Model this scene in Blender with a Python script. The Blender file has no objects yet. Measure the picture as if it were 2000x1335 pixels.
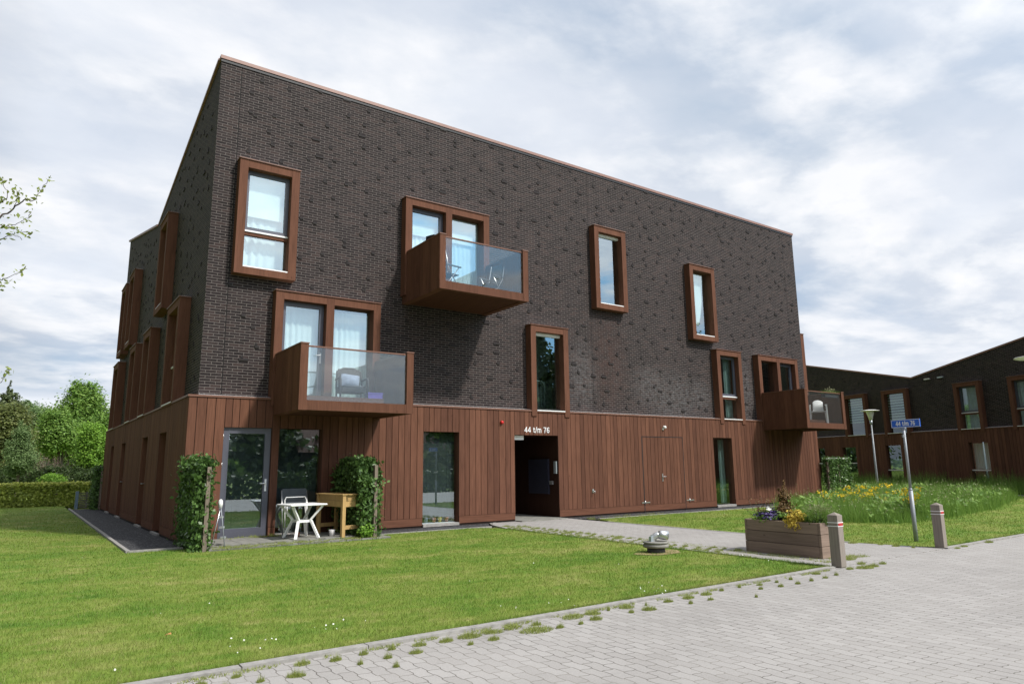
import bpy, math, random
import numpy as np
from mathutils import Vector, Matrix
R = math.radians
rnd = random.Random(7)
scene = bpy.context.scene
col = scene.collection

# ------------------------------------------------------------------ camera
CAM = np.array([-2.907, -15.8, 1.55])
PITCH, ROLL, YAW, FPX = R(10.31342), R(-0.68589), R(35.21764), 1333.33
def cam_axes():
    cy, sy = math.cos(YAW), math.sin(YAW)
    fw = np.array([sy*math.cos(PITCH), cy*math.cos(PITCH), math.sin(PITCH)])
    r = np.array([cy, -sy, 0.0]); u = np.cross(r, fw)
    r2 = math.cos(ROLL)*r + math.sin(ROLL)*u
    u2 = -math.sin(ROLL)*r + math.cos(ROLL)*u
    return r2, u2, fw
CR, CU, CF = cam_axes()
cd = bpy.data.cameras.new('camera'); cd.sensor_width = 36; cd.lens = 24; cd.clip_end = 3000
cam = bpy.data.objects.new('camera', cd); col.objects.link(cam)
m = Matrix.Identity(4)
for i in range(3):
    m[i][0], m[i][1], m[i][2], m[i][3] = CR[i], CU[i], -CF[i], CAM[i]
cam.matrix_world = m
scene.camera = cam
def ray(x, y): return CR*((x-1000)/FPX) - CU*((y-667.5)/FPX) + CF     # photo pixel -> direction (depth 1)
def at_depth(x, y, d): return CAM + ray(x, y)*d
def on_z(x, y, z):
    d = ray(x, y); return CAM + d*((z-CAM[2])/d[2])

# ------------------------------------------------------------------ light
SUNV = Vector((0.46, -1.0, 1.22)).normalized()
sl = bpy.data.lights.new('sun', 'SUN'); sl.energy = 4.4; sl.angle = R(4.0); sl.color = (1.0, 0.95, 0.87)
so = bpy.data.objects.new('sun', sl); col.objects.link(so)
so.rotation_euler = SUNV.to_track_quat('Z', 'Y').to_euler(); so.location = (10, -40, 50)

world = bpy.data.worlds.new("World"); scene.world = world; world.use_nodes = True
scene.view_settings.view_transform = 'Standard'; scene.view_settings.look = 'None'
scene.view_settings.exposure = 0.0; scene.view_settings.gamma = 1.0
scene.view_settings.use_curve_mapping = False

class NT:
    def __init__(s, nt): s.nt = nt; s.n = nt.nodes; s.l = nt.links
    def node(s, t, **kw):
        n = s.n.new(t)
        for k, v in kw.items():
            if k == 'ins':
                for a, b in v.items():
                    sock = n.inputs[a]
                    if isinstance(b, bpy.types.NodeSocket): s.l.new(b, sock)
                    else: sock.default_value = b
            else: setattr(n, k, v)
        return n
    def math(s, op, a, b=None, c=None, clamp=False):
        n = s.n.new('ShaderNodeMath'); n.operation = op; n.use_clamp = clamp
        for i, v in enumerate((a, b, c)):
            if v is None: continue
            if isinstance(v, bpy.types.NodeSocket): s.l.new(v, n.inputs[i])
            else: n.inputs[i].default_value = v
        return n.outputs[0]
    def mix(s, f, a, b, mode='MIX'):
        n = s.n.new('ShaderNodeMix'); n.data_type = 'RGBA'; n.blend_type = mode; n.clamp_factor = True
        for sock, v in ((n.inputs[0], f), (n.inputs[6], a), (n.inputs[7], b)):
            if isinstance(v, bpy.types.NodeSocket): s.l.new(v, sock)
            elif isinstance(v, (int, float)): sock.default_value = v
            else: sock.default_value = (*v, 1.0) if len(v) == 3 else v
        return n.outputs[2]
    def noise(s, vec, scale, detail=4, rough=0.5, dist=0.0):
        n = s.node('ShaderNodeTexNoise', ins={'Scale': scale, 'Detail': detail, 'Roughness': rough, 'Distortion': dist})
        if vec is not None: s.l.new(vec, n.inputs['Vector'])
        return n.outputs['Fac']
    def ramp(s, fac, stops):
        n = s.n.new('ShaderNodeValToRGB'); s.l.new(fac, n.inputs[0])
        e = n.color_ramp.elements
        while len(e) < len(stops): e.new(0.5)
        for el, (p, c) in zip(e, stops):
            el.position = p; el.color = (*c, 1) if not isinstance(c, (int, float)) else (c, c, c, 1)
        return n.outputs[0]
    def mapv(s, vec, scale=(1, 1, 1), loc=(0, 0, 0), rot=(0, 0, 0)):
        n = s.node('ShaderNodeMapping', ins={'Scale': scale, 'Location': loc, 'Rotation': rot})
        s.l.new(vec, n.inputs['Vector']); return n.outputs[0]

# world: physical sky with a procedural layer of cloud, all in world directions
w = NT(world.node_tree); w.n.clear()
sky = w.node('ShaderNodeTexSky'); sky.sky_type = 'NISHITA'; sky.sun_disc = False
sky.sun_elevation = math.asin(SUNV.z); sky.sun_rotation = math.atan2(SUNV.x, SUNV.y)
sky.air_density = 1.0; sky.dust_density = 1.0
tc = w.node('ShaderNodeTexCoord').outputs['Generated']
sp = w.node('ShaderNodeSeparateXYZ'); w.l.new(tc, sp.inputs[0])
zz = w.math('ADD', w.math('MAXIMUM', sp.outputs[2], 0.0), 0.16)
cv = w.node('ShaderNodeCombineXYZ', ins={0: w.math('DIVIDE', sp.outputs[0], zz), 1: w.math('DIVIDE', sp.outputs[1], zz), 2: 0.0}).outputs[0]
def wv(loc, sc=(1, 1, 1), rot=0.0): return w.mapv(cv, sc, loc, (0, 0, rot))
n_big = w.noise(wv((3.3, 1.7, 0), (1, 1, 1)), 0.75, 10, 0.55, 0.15)
n_puf = w.noise(wv((6.1, 4.4, 0), (0.85, 1.15, 1), 0.5), 1.7, 12, 0.56, 0.12)
n_pu2 = w.noise(wv((6.19, 4.31, 0), (0.85, 1.15, 1), 0.5), 1.7, 12, 0.56, 0.12)
n_sh = w.noise(wv((1.2, 6.9, 0), (0.8, 1.2, 1), 0.4), 0.8, 8, 0.52, 0.15)
n_lo = w.noise(w.mapv(tc, (1.0, 1.0, 3.6), (0.4, 2.2, 0.3)), 4.2, 10, 0.55, 0.1)
puff = w.ramp(w.math('ADD', w.math('MULTIPLY', n_puf, 0.62), w.math('MULTIPLY', n_lo, 0.38)), [(0.43, 0.0), (0.50, 0.55), (0.58, 1.0)])
lit = w.math('ADD', 0.5, w.math('MULTIPLY', w.math('SUBTRACT', n_puf, n_pu2), 3.2), clamp=True)
veil = w.ramp(w.math('ADD', w.math('MULTIPLY', n_big, 0.6), w.math('MULTIPLY', n_sh, 0.4)), [(0.38, 0.55), (0.46, 0.88), (0.54, 1.0)])
vcol = w.ramp(n_sh, [(0.34, (6.0, 6.8, 7.9)), (0.48, (7.6, 8.1, 9.0)), (0.62, (8.9, 9.3, 10.0))])
pcol = w.ramp(lit, [(0.22, (6.6, 7.2, 8.2)), (0.5, (8.9, 9.2, 9.7)), (0.8, (10.3, 10.3, 10.5))])
blue = w.mix(0.55, sky.outputs[0], (3.2, 5.2, 8.0))
skycol = w.mix(veil, blue, vcol)
skycol = w.mix(w.math('MULTIPLY', puff, 0.85), skycol, pcol)
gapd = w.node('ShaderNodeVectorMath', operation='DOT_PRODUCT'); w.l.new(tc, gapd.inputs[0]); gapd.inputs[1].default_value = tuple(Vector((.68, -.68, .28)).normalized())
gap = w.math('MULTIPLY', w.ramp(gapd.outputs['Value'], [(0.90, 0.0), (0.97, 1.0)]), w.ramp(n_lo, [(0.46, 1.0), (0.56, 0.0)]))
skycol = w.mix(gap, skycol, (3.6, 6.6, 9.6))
# cloud round the sun is lit through and much brighter
dotn = w.node('ShaderNodeVectorMath', operation='DOT_PRODUCT'); w.l.new(tc, dotn.inputs[0]); dotn.inputs[1].default_value = tuple(SUNV)
glow = w.math('MULTIPLY', w.math('POWER', w.math('MAXIMUM', dotn.outputs['Value'], 0.0), 4.0), 1.9)
gl_ = w.math('ADD', glow, 1.0)
skycol = w.mix(1.0, skycol, w.node('ShaderNodeCombineColor', ins={0: gl_, 1: gl_, 2: gl_}).outputs[0], 'MULTIPLY')
# added out of view: bank dims the west (-X) sky to cut fill
fill_cut = w.ramp(w.math('ADD', w.math('ADD', sp.outputs[0], w.math('MULTIPLY', n_sh, 0.25)), 0.5), [(0.0, 0.34), (0.20, 0.42), (0.62, 1.0)])
skycol = w.mix(1.0, skycol, fill_cut, 'MULTIPLY')
bg = w.node('ShaderNodeBackground', ins={'Color': skycol, 'Strength': 0.1})
wo = w.node('ShaderNodeOutputWorld'); w.l.new(bg.outputs[0], wo.inputs[0])

# ------------------------------------------------------------------ materials
def new_mat(name):
    mt = bpy.data.materials.new(name); mt.use_nodes = True
    t = NT(mt.node_tree); t.n.clear()
    out = t.node('ShaderNodeOutputMaterial')
    return mt, t, out
def principled(t, out, color, rough=0.6, spec=0.4, metal=0.0, bump=None, bstr=0.3, bdist=0.01):
    p = t.node('ShaderNodeBsdfPrincipled')
    def setv(k, v):
        if isinstance(v, bpy.types.NodeSocket): t.l.new(v, p.inputs[k])
        else: p.inputs[k].default_value = (*v, 1) if isinstance(v, tuple) and len(v) == 3 else v
    setv('Base Color', color); setv('Roughness', rough); setv('Metallic', metal); setv('Specular IOR Level', spec)
    if bump is not None:
        b = t.node('ShaderNodeBump', ins={'Strength': bstr, 'Distance': bdist, 'Height': bump}); t.l.new(b.outputs[0], p.inputs['Normal'])
    t.l.new(p.outputs[0], out.inputs[0]); return p
def plain(name, c, rough=0.5, spec=0.4, metal=0.0, var=0.12, scale=9.0):
    mt, t, out = new_mat(name)
    o = t.node('ShaderNodeTexCoord').outputs['Object']
    n = t.noise(o, scale, 6, 0.6)
    f = t.ramp(n, [(0.3, 1-var), (0.7, 1+var)])
    principled(t, out, t.mix(1.0, (*c, 1), f, 'MULTIPLY'), rough, spec, metal, n, 0.08, 0.004)
    return mt
def uvnode(t): return t.node('ShaderNodeUVMap').outputs[0]
def rand_island(t): return t.node('ShaderNodeNewGeometry').outputs['Random Per Island']

def mat_wood(name, c, var=0.22, grain=1.0, rough=0.62, horizontal=False):
    mt, t, out = new_mat(name)
    uv = uvnode(t)
    ri = rand_island(t)
    off = t.node('ShaderNodeCombineXYZ', ins={0: t.math('MULTIPLY', ri, 13.7), 1: t.math('MULTIPLY', ri, 7.3), 2: 0.0}).outputs[0]
    v2 = t.node('ShaderNodeVectorMath', operation='ADD'); t.l.new(uv, v2.inputs[0]); t.l.new(off, v2.inputs[1])
    sc = (2.2, 40, 1) if horizontal else (40, 2.2, 1)
    sc2 = (0.9, 7, 1) if horizontal else (7, 0.9, 1)
    g = t.noise(t.mapv(v2.outputs[0], sc), 1.0, 5, 0.6, 0.3)
    big = t.noise(t.mapv(v2.outputs[0], sc2), 1.0, 4, 0.6, 0.4)
    a = tuple(x*(1-0.30*grain) for x in c); b = tuple(min(1, x*(1+0.24*grain)) for x in c)
    base = t.ramp(t.math('ADD', t.math('MULTIPLY', g, 0.55), t.math('MULTIPLY', big, 0.45)), [(0.34, a), (0.5, c), (0.66, b)])
    kn = t.node('ShaderNodeTexVoronoi', ins={'Scale': 2.1}); t.l.new(t.mapv(v2.outputs[0], (1.5, .8, 1) if not horizontal else (.8, 1.5, 1)), kn.inputs['Vector'])
    knot = t.ramp(kn.outputs['Distance'], [(0.02, 0.55), (0.055, 1.0)])
    base = t.mix(1.0, base, knot, 'MULTIPLY')
    k = t.math('ADD', t.math('MULTIPLY', ri, var*2), 1-var)
    base = t.mix(1.0, base, t.node('ShaderNodeCombineColor', ins={0: k, 1: k, 2: t.math('ADD', t.math('MULTIPLY', k, .9), .1)}).outputs[0], 'MULTIPLY')
    principled(t, out, base, max(rough, .75), 0.08, 0, g, 0.25, 0.003)
    return mt

def mat_brick(name, marks=True):
    mt, t, out = new_mat(name)
    uv = uvnode(t)
    b = t.node('ShaderNodeTexBrick', offset=0.5, offset_frequency=2, squash=1.0, ins={
        'Scale': 1.0, 'Mortar Size': 0.0062, 'Mortar Smooth': 0.15, 'Bias': 0.0, 'Brick Width': 0.22, 'Row Height': 0.0625,
        'Color1': (0.0, 0.0, 0.0, 1), 'Color2': (1, 1, 1, 1), 'Mortar': (0.5, 0.5, 0.5, 1)})
    t.l.new(uv, b.inputs['Vector'])
    bv = t.node('ShaderNodeSeparateColor'); t.l.new(b.outputs['Color'], bv.inputs[0])
    brick = t.ramp(bv.outputs[0], [(0.0, (0.0165, 0.0125, 0.0130)), (0.35, (0.0235, 0.0178, 0.0182)), (0.7, (0.031, 0.0230, 0.0230)), (1.0, (0.043, 0.029, 0.027))])
    fine = t.noise(t.mapv(uv, (1, 3, 1)), 22, 5, 0.65)
    brick = t.mix(1.0, brick, t.ramp(fine, [(0.3, 0.72), (0.7, 1.28)]), 'MULTIPLY')
    blot = t.noise(uv, 0.8, 5, 0.6)
    brick = t.mix(1.0, brick, t.ramp(blot, [(0.3, 0.86), (0.7, 1.14)]), 'MULTIPLY')
    mortar = t.mix(t.noise(uv, 3.0, 4), (0.100, 0.087, 0.081), (0.165, 0.146, 0.136))
    c = t.mix(b.outputs['Fac'], brick, mortar)
    if marks:
        s = t.node('ShaderNodeSeparateXYZ'); t.l.new(uv, s.inputs[0]); ux, uz = s.outputs[0], s.outputs[1]
        def blob(cx, cz, rx, rz):
            dx = t.math('DIVIDE', t.math('SUBTRACT', ux, cx), rx); dz = t.math('DIVIDE', t.math('SUBTRACT', uz, cz), rz)
            d = t.math('SQRT', t.math('ADD', t.math('MULTIPLY', dx, dx), t.math('MULTIPLY', dz, dz)))
            return t.math('SUBTRACT', 1.0, d, clamp=True)
        bl = blob(10.9, 4.3, 0.75, 1.3)
        for a in ((13.9, 4.1, 1.1, 0.9), (15.0, 3.8, 1.7, 1.1), (16.3, 3.9, 0.9, 0.7), (18.9, 4.2, 0.8, 1.4), (9.9, 3.6, .9, .5)):
            bl = t.math('MAXIMUM', bl, blob(*a))
        en = t.noise(t.mapv(uv, (1, 1.6, 1)), 7.0, 6, 0.7)
        eff = t.math('MULTIPLY', t.math('MULTIPLY', bl, 1.5, clamp=True), t.ramp(en, [(0.42, 0.0), (0.68, 1.0)]))
        c = t.mix(t.math('MULTIPLY', eff, 0.50), c, (0.17, 0.168, 0.172))
        rb = t.math('MULTIPLY', blob(12.0, 4.9, 1.0, 2.3), t.ramp(t.noise(uv, 5, 4), [(0.35, 0.2), (0.6, 1.0)]))
        c = t.mix(t.math('MULTIPLY', rb, 0.55, clamp=True), c, (0.065, 0.034, 0.027))
        for jx, z0 in ((0.46, 3.0), (11.32, 3.0), (22.1, 3.0)):
            ln = t.math('LESS_THAN', t.math('ABSOLUTE', t.math('SUBTRACT', ux, jx)), 0.009)
            c = t.mix(ln, c, (0.012, 0.011, 0.011))
    h = t.math('SUBTRACT', t.math('MULTIPLY', fine, 0.25), b.outputs['Fac'])
    principled(t, out, c, 0.72, 0.12, 0, h, 0.55, 0.006)
    return mt

def mat_leaf(name, dark, light, trans=0.35, rough=0.5):
    mt, t, out = new_mat(name)
    ri = rand_island(t)
    o = t.node('ShaderNodeTexCoord').outputs['Object']
    n = t.noise(o, 0.9, 3)
    f = t.math('ADD', t.math('MULTIPLY', ri, 0.65), t.math('MULTIPLY', n, 0.5))
    c = t.ramp(f, [(0.12, dark), (0.9, light)])
    p = t.node('ShaderNodeBsdfPrincipled', ins={'Base Color': c, 'Roughness': rough, 'Specular IOR Level': 0.25})
    tr = t.node('ShaderNodeBsdfTranslucent', ins={'Color': t.mix(0.5, c, light)})
    mx = t.node('ShaderNodeMixShader', ins={0: trans}); t.l.new(p.outputs[0], mx.inputs[1]); t.l.new(tr.outputs[0], mx.inputs[2])
    t.l.new(mx.outputs[0], out.inputs[0]); return mt

def lawn_color(t, o, ri=None):
    big = t.noise(t.mapv(o, (0.7, 1.3, 1)), 0.8, 6, 0.62, 0.3)
    mid = t.noise(t.mapv(o, (1, 1.8, 1)), 2.6, 6, 0.65)
    f = t.math('ADD', t.math('MULTIPLY', big, 0.55), t.math('MULTIPLY', mid, 0.45))
    c = t.ramp(f, [(0.31, (0.074, 0.156, 0.018)), (0.43, (0.120, 0.207, 0.027)), (0.53, (0.180, 0.240, 0.043)), (0.64, (0.290, 0.295, 0.098))])
    return c
def mat_lawn_ground():
    mt, t, out = new_mat('lawn ground')
    o = t.node('ShaderNodeTexCoord').outputs['Object']
    c = lawn_color(t, o)
    fine = t.noise(o, 55, 4, 0.7)
    c = t.mix(1.0, c, t.ramp(fine, [(0.3, 0.62), (0.7, 1.15)]), 'MULTIPLY')
    principled(t, out, c, 0.8, 0.15, 0, fine, 0.5, 0.02); return mt
def mat_blade(name='grass blade', gain=1.0):
    mt, t, out = new_mat(name)
    o = t.node('ShaderNodeTexCoord').outputs['Object']
    ri = rand_island(t)
    c = lawn_color(t, o)
    k = t.math('MULTIPLY', t.math('ADD', t.math('MULTIPLY', ri, 0.7), 0.75), gain)
    c = t.mix(1.0, c, t.node('ShaderNodeCombineColor', ins={0: k, 1: k, 2: k}).outputs[0], 'MULTIPLY')
    c = t.mix(t.math('GREATER_THAN', ri, 0.93), c, (0.30, 0.28, 0.12))
    p = t.node('ShaderNodeBsdfPrincipled', ins={'Base Color': c, 'Roughness': 0.55, 'Specular IOR Level': 0.25})
    tr = t.node('ShaderNodeBsdfTranslucent', ins={'Color': c})
    mx = t.node('ShaderNodeMixShader', ins={0: 0.35}); t.l.new(p.outputs[0], mx.inputs[1]); t.l.new(tr.outputs[0], mx.inputs[2])
    t.l.new(mx.outputs[0], out.inputs[0]); return mt

def mat_paver():
    mt, t, out = new_mat('concrete pavers')
    o = t.node('ShaderNodeTexCoord').outputs['Object']
    s = t.node('ShaderNodeSeparateXYZ'); t.l.new(t.mapv(o, (1, 1, 1), (0, 0, 0), (0, 0, R(90))), s.inputs[0])
    # wavy interlocking outline: joints shift in steps along each course
    wx = t.math('MULTIPLY', t.math('MINIMUM', t.math('MAXIMUM', t.math('MULTIPLY', t.math('SINE', t.math('MULTIPLY', s.outputs[0], 2*math.pi/0.225)), 2.2), -1.0), 1.0), 0.0075)
    wy = t.math('MULTIPLY', t.math('SINE', t.math('MULTIPLY', s.outputs[1], 2*math.pi/0.1125)), 0.007)
    v = t.node('ShaderNodeCombineXYZ', ins={0: t.math('ADD', s.outputs[0], wy), 1: t.math('ADD', s.outputs[1], wx), 2: 0.0}).outputs[0]
    b = t.node('ShaderNodeTexBrick', offset=0.5, offset_frequency=2, ins={
        'Scale': 1.0, 'Mortar Size': 0.0042, 'Mortar Smooth': 0.3, 'Brick Width': 0.225, 'Row Height': 0.1125,
        'Color1': (0, 0, 0, 1), 'Color2': (1, 1, 1, 1), 'Mortar': (0.5, 0.5, 0.5, 1)})
    t.l.new(v, b.inputs['Vector'])
    bv = t.node('ShaderNodeSeparateColor'); t.l.new(b.outputs['Color'], bv.inputs[0])
    stone = t.ramp(bv.outputs[0], [(0, (0.290, 0.276, 0.264)), (0.5, (0.308, 0.294, 0.282)), (1, (0.330, 0.316, 0.304))])
    fine = t.noise(o, 90, 4, 0.7)
    stone = t.mix(1.0, stone, t.ramp(fine, [(0.3, 0.86), (0.7, 1.12)]), 'MULTIPLY')
    big = t.noise(t.mapv(o, (0.5, 1, 1)), 0.6, 6, 0.62)
    stone = t.mix(1.0, stone, t.ramp(big, [(0.30, 0.86), (0.48, 0.99), (0.70, 1.06)]), 'MULTIPLY')
    jn = t.noise(o, 1.7, 5, 0.6)
    joint = t.ramp(jn, [(0.36, (0.075, 0.068, 0.058)), (0.60, (0.22, 0.205, 0.182))])
    c = t.mix(b.outputs['Fac'], stone, joint)
    h = t.math('SUBTRACT', t.math('MULTIPLY', fine, 0.12), b.outputs['Fac'])
    principled(t, out, c, 0.75, 0.25, 0, h, 0.6, 0.008); return mt
def mat_gravel():
    mt, t, out = new_mat('dark gravel')
    o = t.node('ShaderNodeTexCoord').outputs['Object']
    vo = t.node('ShaderNodeTexVoronoi', ins={'Scale': 38.0}); t.l.new(o, vo.inputs['Vector'])
    s = t.node('ShaderNodeSeparateColor'); t.l.new(vo.outputs['Color'], s.inputs[0])
    c = t.ramp(s.outputs[0], [(0, (0.018, 0.019, 0.022)), (0.75, (0.062, 0.064, 0.070)), (0.95, (0.19, 0.19, 0.20))])
    c = t.mix(1.0, c, t.ramp(vo.outputs['Distance'], [(0.2, 1.0), (0.8, 0.35)]), 'MULTIPLY')
    principled(t, out, c, 0.8, 0.3, 0, vo.outputs['Distance'], -1.0, 0.02); return mt
def mat_glass(name, tint, f0, rough=0.0, refl_haze=0.0):
    mt, t, out = new_mat(name)
    g = t.node('ShaderNodeNewGeometry')
    d = t.node('ShaderNodeVectorMath', operation='DOT_PRODUCT'); t.l.new(g.outputs['Normal'], d.inputs[0]); t.l.new(g.outputs['Incoming'], d.inputs[1])
    k = t.math('POWER', t.math('SUBTRACT', 1.0, t.math('ABSOLUTE', d.outputs['Value']), clamp=True), 5.0)
    f = t.math('ADD', t.math('MULTIPLY', k, 1-f0), f0)
    tr = t.node('ShaderNodeBsdfTransparent', ins={'Color': (*tint, 1)})
    gl = t.node('ShaderNodeBsdfGlossy', ins={'Color': (0.82, 0.94, 1.0, 1), 'Roughness': rough})
    mx = t.node('ShaderNodeMixShader', ins={0: f}); t.l.new(tr.outputs[0], mx.inputs[1]); t.l.new(gl.outputs[0], mx.inputs[2])
    if refl_haze:  # pale diffuse share painted in for milky reflections on the glass
        df = t.node('ShaderNodeBsdfDiffuse', ins={'Color': (0.7, 0.7, 0.68, 1)}); m2 = t.node('ShaderNodeMixShader', ins={0: refl_haze})
        t.l.new(mx.outputs[0], m2.inputs[1]); t.l.new(df.outputs[0], m2.inputs[2]); mx = m2
    t.l.new(mx.outputs[0], out.inputs[0]); return mt

M = dict(
    stud=plain('raised brick', (0.019, 0.015, 0.0150), 0.7, 0.25, 0, 0.25, 30),
    brick=mat_brick('dark brick'), brick2=mat_brick('dark brick side', False),
    clad=mat_wood('red brown cladding', (0.120, 0.055, 0.036), 0.20, 1.05),
    cladh=mat_wood('red brown board', (0.122, 0.056, 0.036), 0.12, 1.0, horizontal=True),
    frame=mat_wood('window board', (0.122, 0.056, 0.036), 0.14, 0.95),
    back=plain('dark backing', (0.020, 0.012, 0.009), 0.8),
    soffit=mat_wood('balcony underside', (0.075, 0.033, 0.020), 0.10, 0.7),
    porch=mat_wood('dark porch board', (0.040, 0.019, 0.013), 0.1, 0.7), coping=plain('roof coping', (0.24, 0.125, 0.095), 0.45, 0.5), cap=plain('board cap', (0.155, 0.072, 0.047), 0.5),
    flash=plain('pale flashing', (0.62, 0.60, 0.60), 0.35, 0.5), zinc=plain('zinc', (0.42, 0.47, 0.50), 0.4, 0.5, 0.5),
    grey=plain('grey window metal', (0.080, 0.083, 0.108), 0.4, 0.5, 0.0, 0.04), white=plain('white paint', (0.78, 0.78, 0.78), 0.4, 0.5, 0, 0.03),
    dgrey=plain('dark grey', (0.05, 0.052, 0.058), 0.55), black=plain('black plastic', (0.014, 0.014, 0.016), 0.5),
    glass=mat_glass('window glass', (0.82, 0.95, 0.955), 0.33), bglass=mat_glass('balcony glass', (0.90, 0.92, 0.92), 0.06, 0.015, 0.02),
    room=plain('interior wall', (0.20, 0.19, 0.175), 0.9), roomd=plain('interior dark', (0.05, 0.05, 0.05), 0.9),
    curtain=plain('white curtain', (0.74, 0.76, 0.74), 0.9, 0.1, 0, 0.05, 3), blind=plain('grey blind slat', (0.11, 0.12, 0.125), 0.5),
    zebra=plain('pale blind band', (0.60, 0.66, 0.66), 0.8, 0.1), steel=plain('galvanised steel', (0.27, 0.29, 0.315), 0.5, 0.4, 0.25, 0.12),
    alu=plain('aluminium', (0.62, 0.63, 0.64), 0.3, 0.5, 0.8), plastic=plain('white plastic', (0.80, 0.80, 0.79), 0.38, 0.5, 0, 0.03),
    lawn=mat_lawn_ground(), blade=mat_blade(), tuft=mat_leaf('tuft blade', (0.12, 0.17, 0.03), (0.36, 0.40, 0.11), 0.35), paver=mat_paver(), gravel=mat_gravel(),
    kerb=plain('concrete kerb', (0.28, 0.27, 0.255), 0.8, 0.2, 0, 0.22, 14), slab=plain('terrace slab', (0.21, 0.205, 0.185), 0.8, 0.2, 0, 0.25, 6),
    ivy=mat_leaf('ivy leaf', (0.016, 0.040, 0.012), (0.132, 0.232, 0.062), 0.2, 0.35),
    hedge=mat_leaf('hedge leaf', (0.072, 0.114, 0.019), (0.432, 0.492, 0.102), 0.35), fresh=mat_leaf('fresh hedge shoot', (0.26, 0.31, 0.05), (0.60, 0.62, 0.16), 0.4),
    t_green=mat_leaf('tree leaf green', (0.055, 0.136, 0.022), (0.246, 0.383, 0.082)),
    t_bright=mat_leaf('tree leaf bright', (0.076, 0.194, 0.020), (0.278, 0.464, 0.068)),
    t_olive=mat_leaf('tree leaf olive', (0.053, 0.085, 0.022), (0.209, 0.237, 0.076)),
    t_pale=mat_leaf('tree leaf pale', (0.075, 0.135, 0.045), (0.230, 0.330, 0.130)),
    t_dark=mat_leaf('conifer needle', (0.037, 0.062, 0.030), (0.188, 0.225, 0.106)),
    t_under=mat_leaf('understorey leaf', (0.012, 0.027, 0.009), (0.083, 0.128, 0.038)),
    t_twig=mat_leaf('bare brown twig', (0.045, 0.032, 0.022), (0.150, 0.105, 0.075), 0.1),
    t_spring=mat_leaf('spring leaf', (0.130, 0.182, 0.039), (0.351, 0.403, 0.104), 0.4),
    meadow=mat_leaf('meadow grass', (0.050, 0.140, 0.018), (0.225, 0.350, 0.075), 0.45),
    seed=mat_leaf('grass seed head', (0.16, 0.17, 0.08), (0.36, 0.36, 0.20), 0.3),
    yellow=mat_leaf('yellow petal', (0.78, 0.46, 0.01), (0.98, 0.74, 0.03), 0.3),
    yshrub=mat_leaf('yellow foliage', (0.42, 0.30, 0.03), (0.75, 0.58, 0.12), 0.3),
    purple=mat_leaf('purple petal', (0.05, 0.035, 0.14), (0.24, 0.18, 0.42), 0.2), wpetal=mat_leaf('white petal', (0.6, 0.6, 0.55), (0.85, 0.85, 0.8), 0.2),
    rust=mat_leaf('brown conifer', (0.07, 0.042, 0.016), (0.22, 0.135, 0.055), 0.15),
    twig=plain('grey brown twig', (0.16, 0.13, 0.10), 0.8), bark=plain('bark', (0.085, 0.070, 0.055), 0.9, 0.2, 0, 0.35, 12), post=mat_wood('weathered post', (0.185, 0.150, 0.120), 0.1, 0.8),
    planter=mat_wood('weathered planter board', (0.225, 0.168, 0.134), 0.14, 0.8, horizontal=True), bollard=mat_wood('weathered bollard', (0.255, 0.225, 0.195), 0.05, 0.9),
    pine=mat_wood('pale pine', (0.44, 0.29, 0.125), 0.10, 0.7), soil=plain('soil', (0.05, 0.036, 0.026), 0.95),
    red=plain('red plastic', (0.55, 0.02, 0.02), 0.35), reflector=plain('red reflector', (0.42, 0.03, 0.03), 0.3),
    signblue=plain('sign blue', (0.024, 0.115, 0.55), 0.35, 0.5, 0, 0.03), crate=plain('violet plastic', (0.13, 0.09, 0.42), 0.4),
    cushion=plain('blue grey cloth', (0.24, 0.29, 0.38), 0.9, 0.1, 0, 0.25, 14), rattan=plain('dark rattan', (0.035, 0.034, 0.034), 0.6, 0.4, 0, 0.3, 40),
    fabric=plain('grey sling fabric', (0.06, 0.07, 0.08), 0.8), stone=plain('pale stone', (0.55, 0.53, 0.48), 0.8, 0.2, 0, 0.2, 12),
    opal=plain('opal lamp glass', (0.86, 0.86, 0.83), 0.3, 0.5, 0, 0.03), tile=plain('red brown roof tile', (0.12, 0.06, 0.045), 0.8),
    stair=plain('stair green grey', (0.24, 0.30, 0.27), 0.7), mailbox=plain('dark blue mailbox', (0.028, 0.030, 0.048), 0.4),
    bluepost=plain('blue grey post', (0.14, 0.20, 0.26), 0.5), fencew=mat_wood('grey fence slat', (0.16, 0.15, 0.125), 0.15, 0.8, horizontal=True),
    pot1=plain('terracotta', (0.42, 0.13, 0.06), 0.7), pot2=plain('yellow glaze', (0.65, 0.5, 0.05), 0.4), pot3=plain('grey glaze', (0.22, 0.24, 0.30), 0.4),
    earth=plain('dry earth', (0.26, 0.21, 0.11), 0.95, 0.1, 0, 0.3, 20), brown_leaf=plain('dry leaf', (0.40, 0.20, 0.07), 0.8),
)

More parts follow.
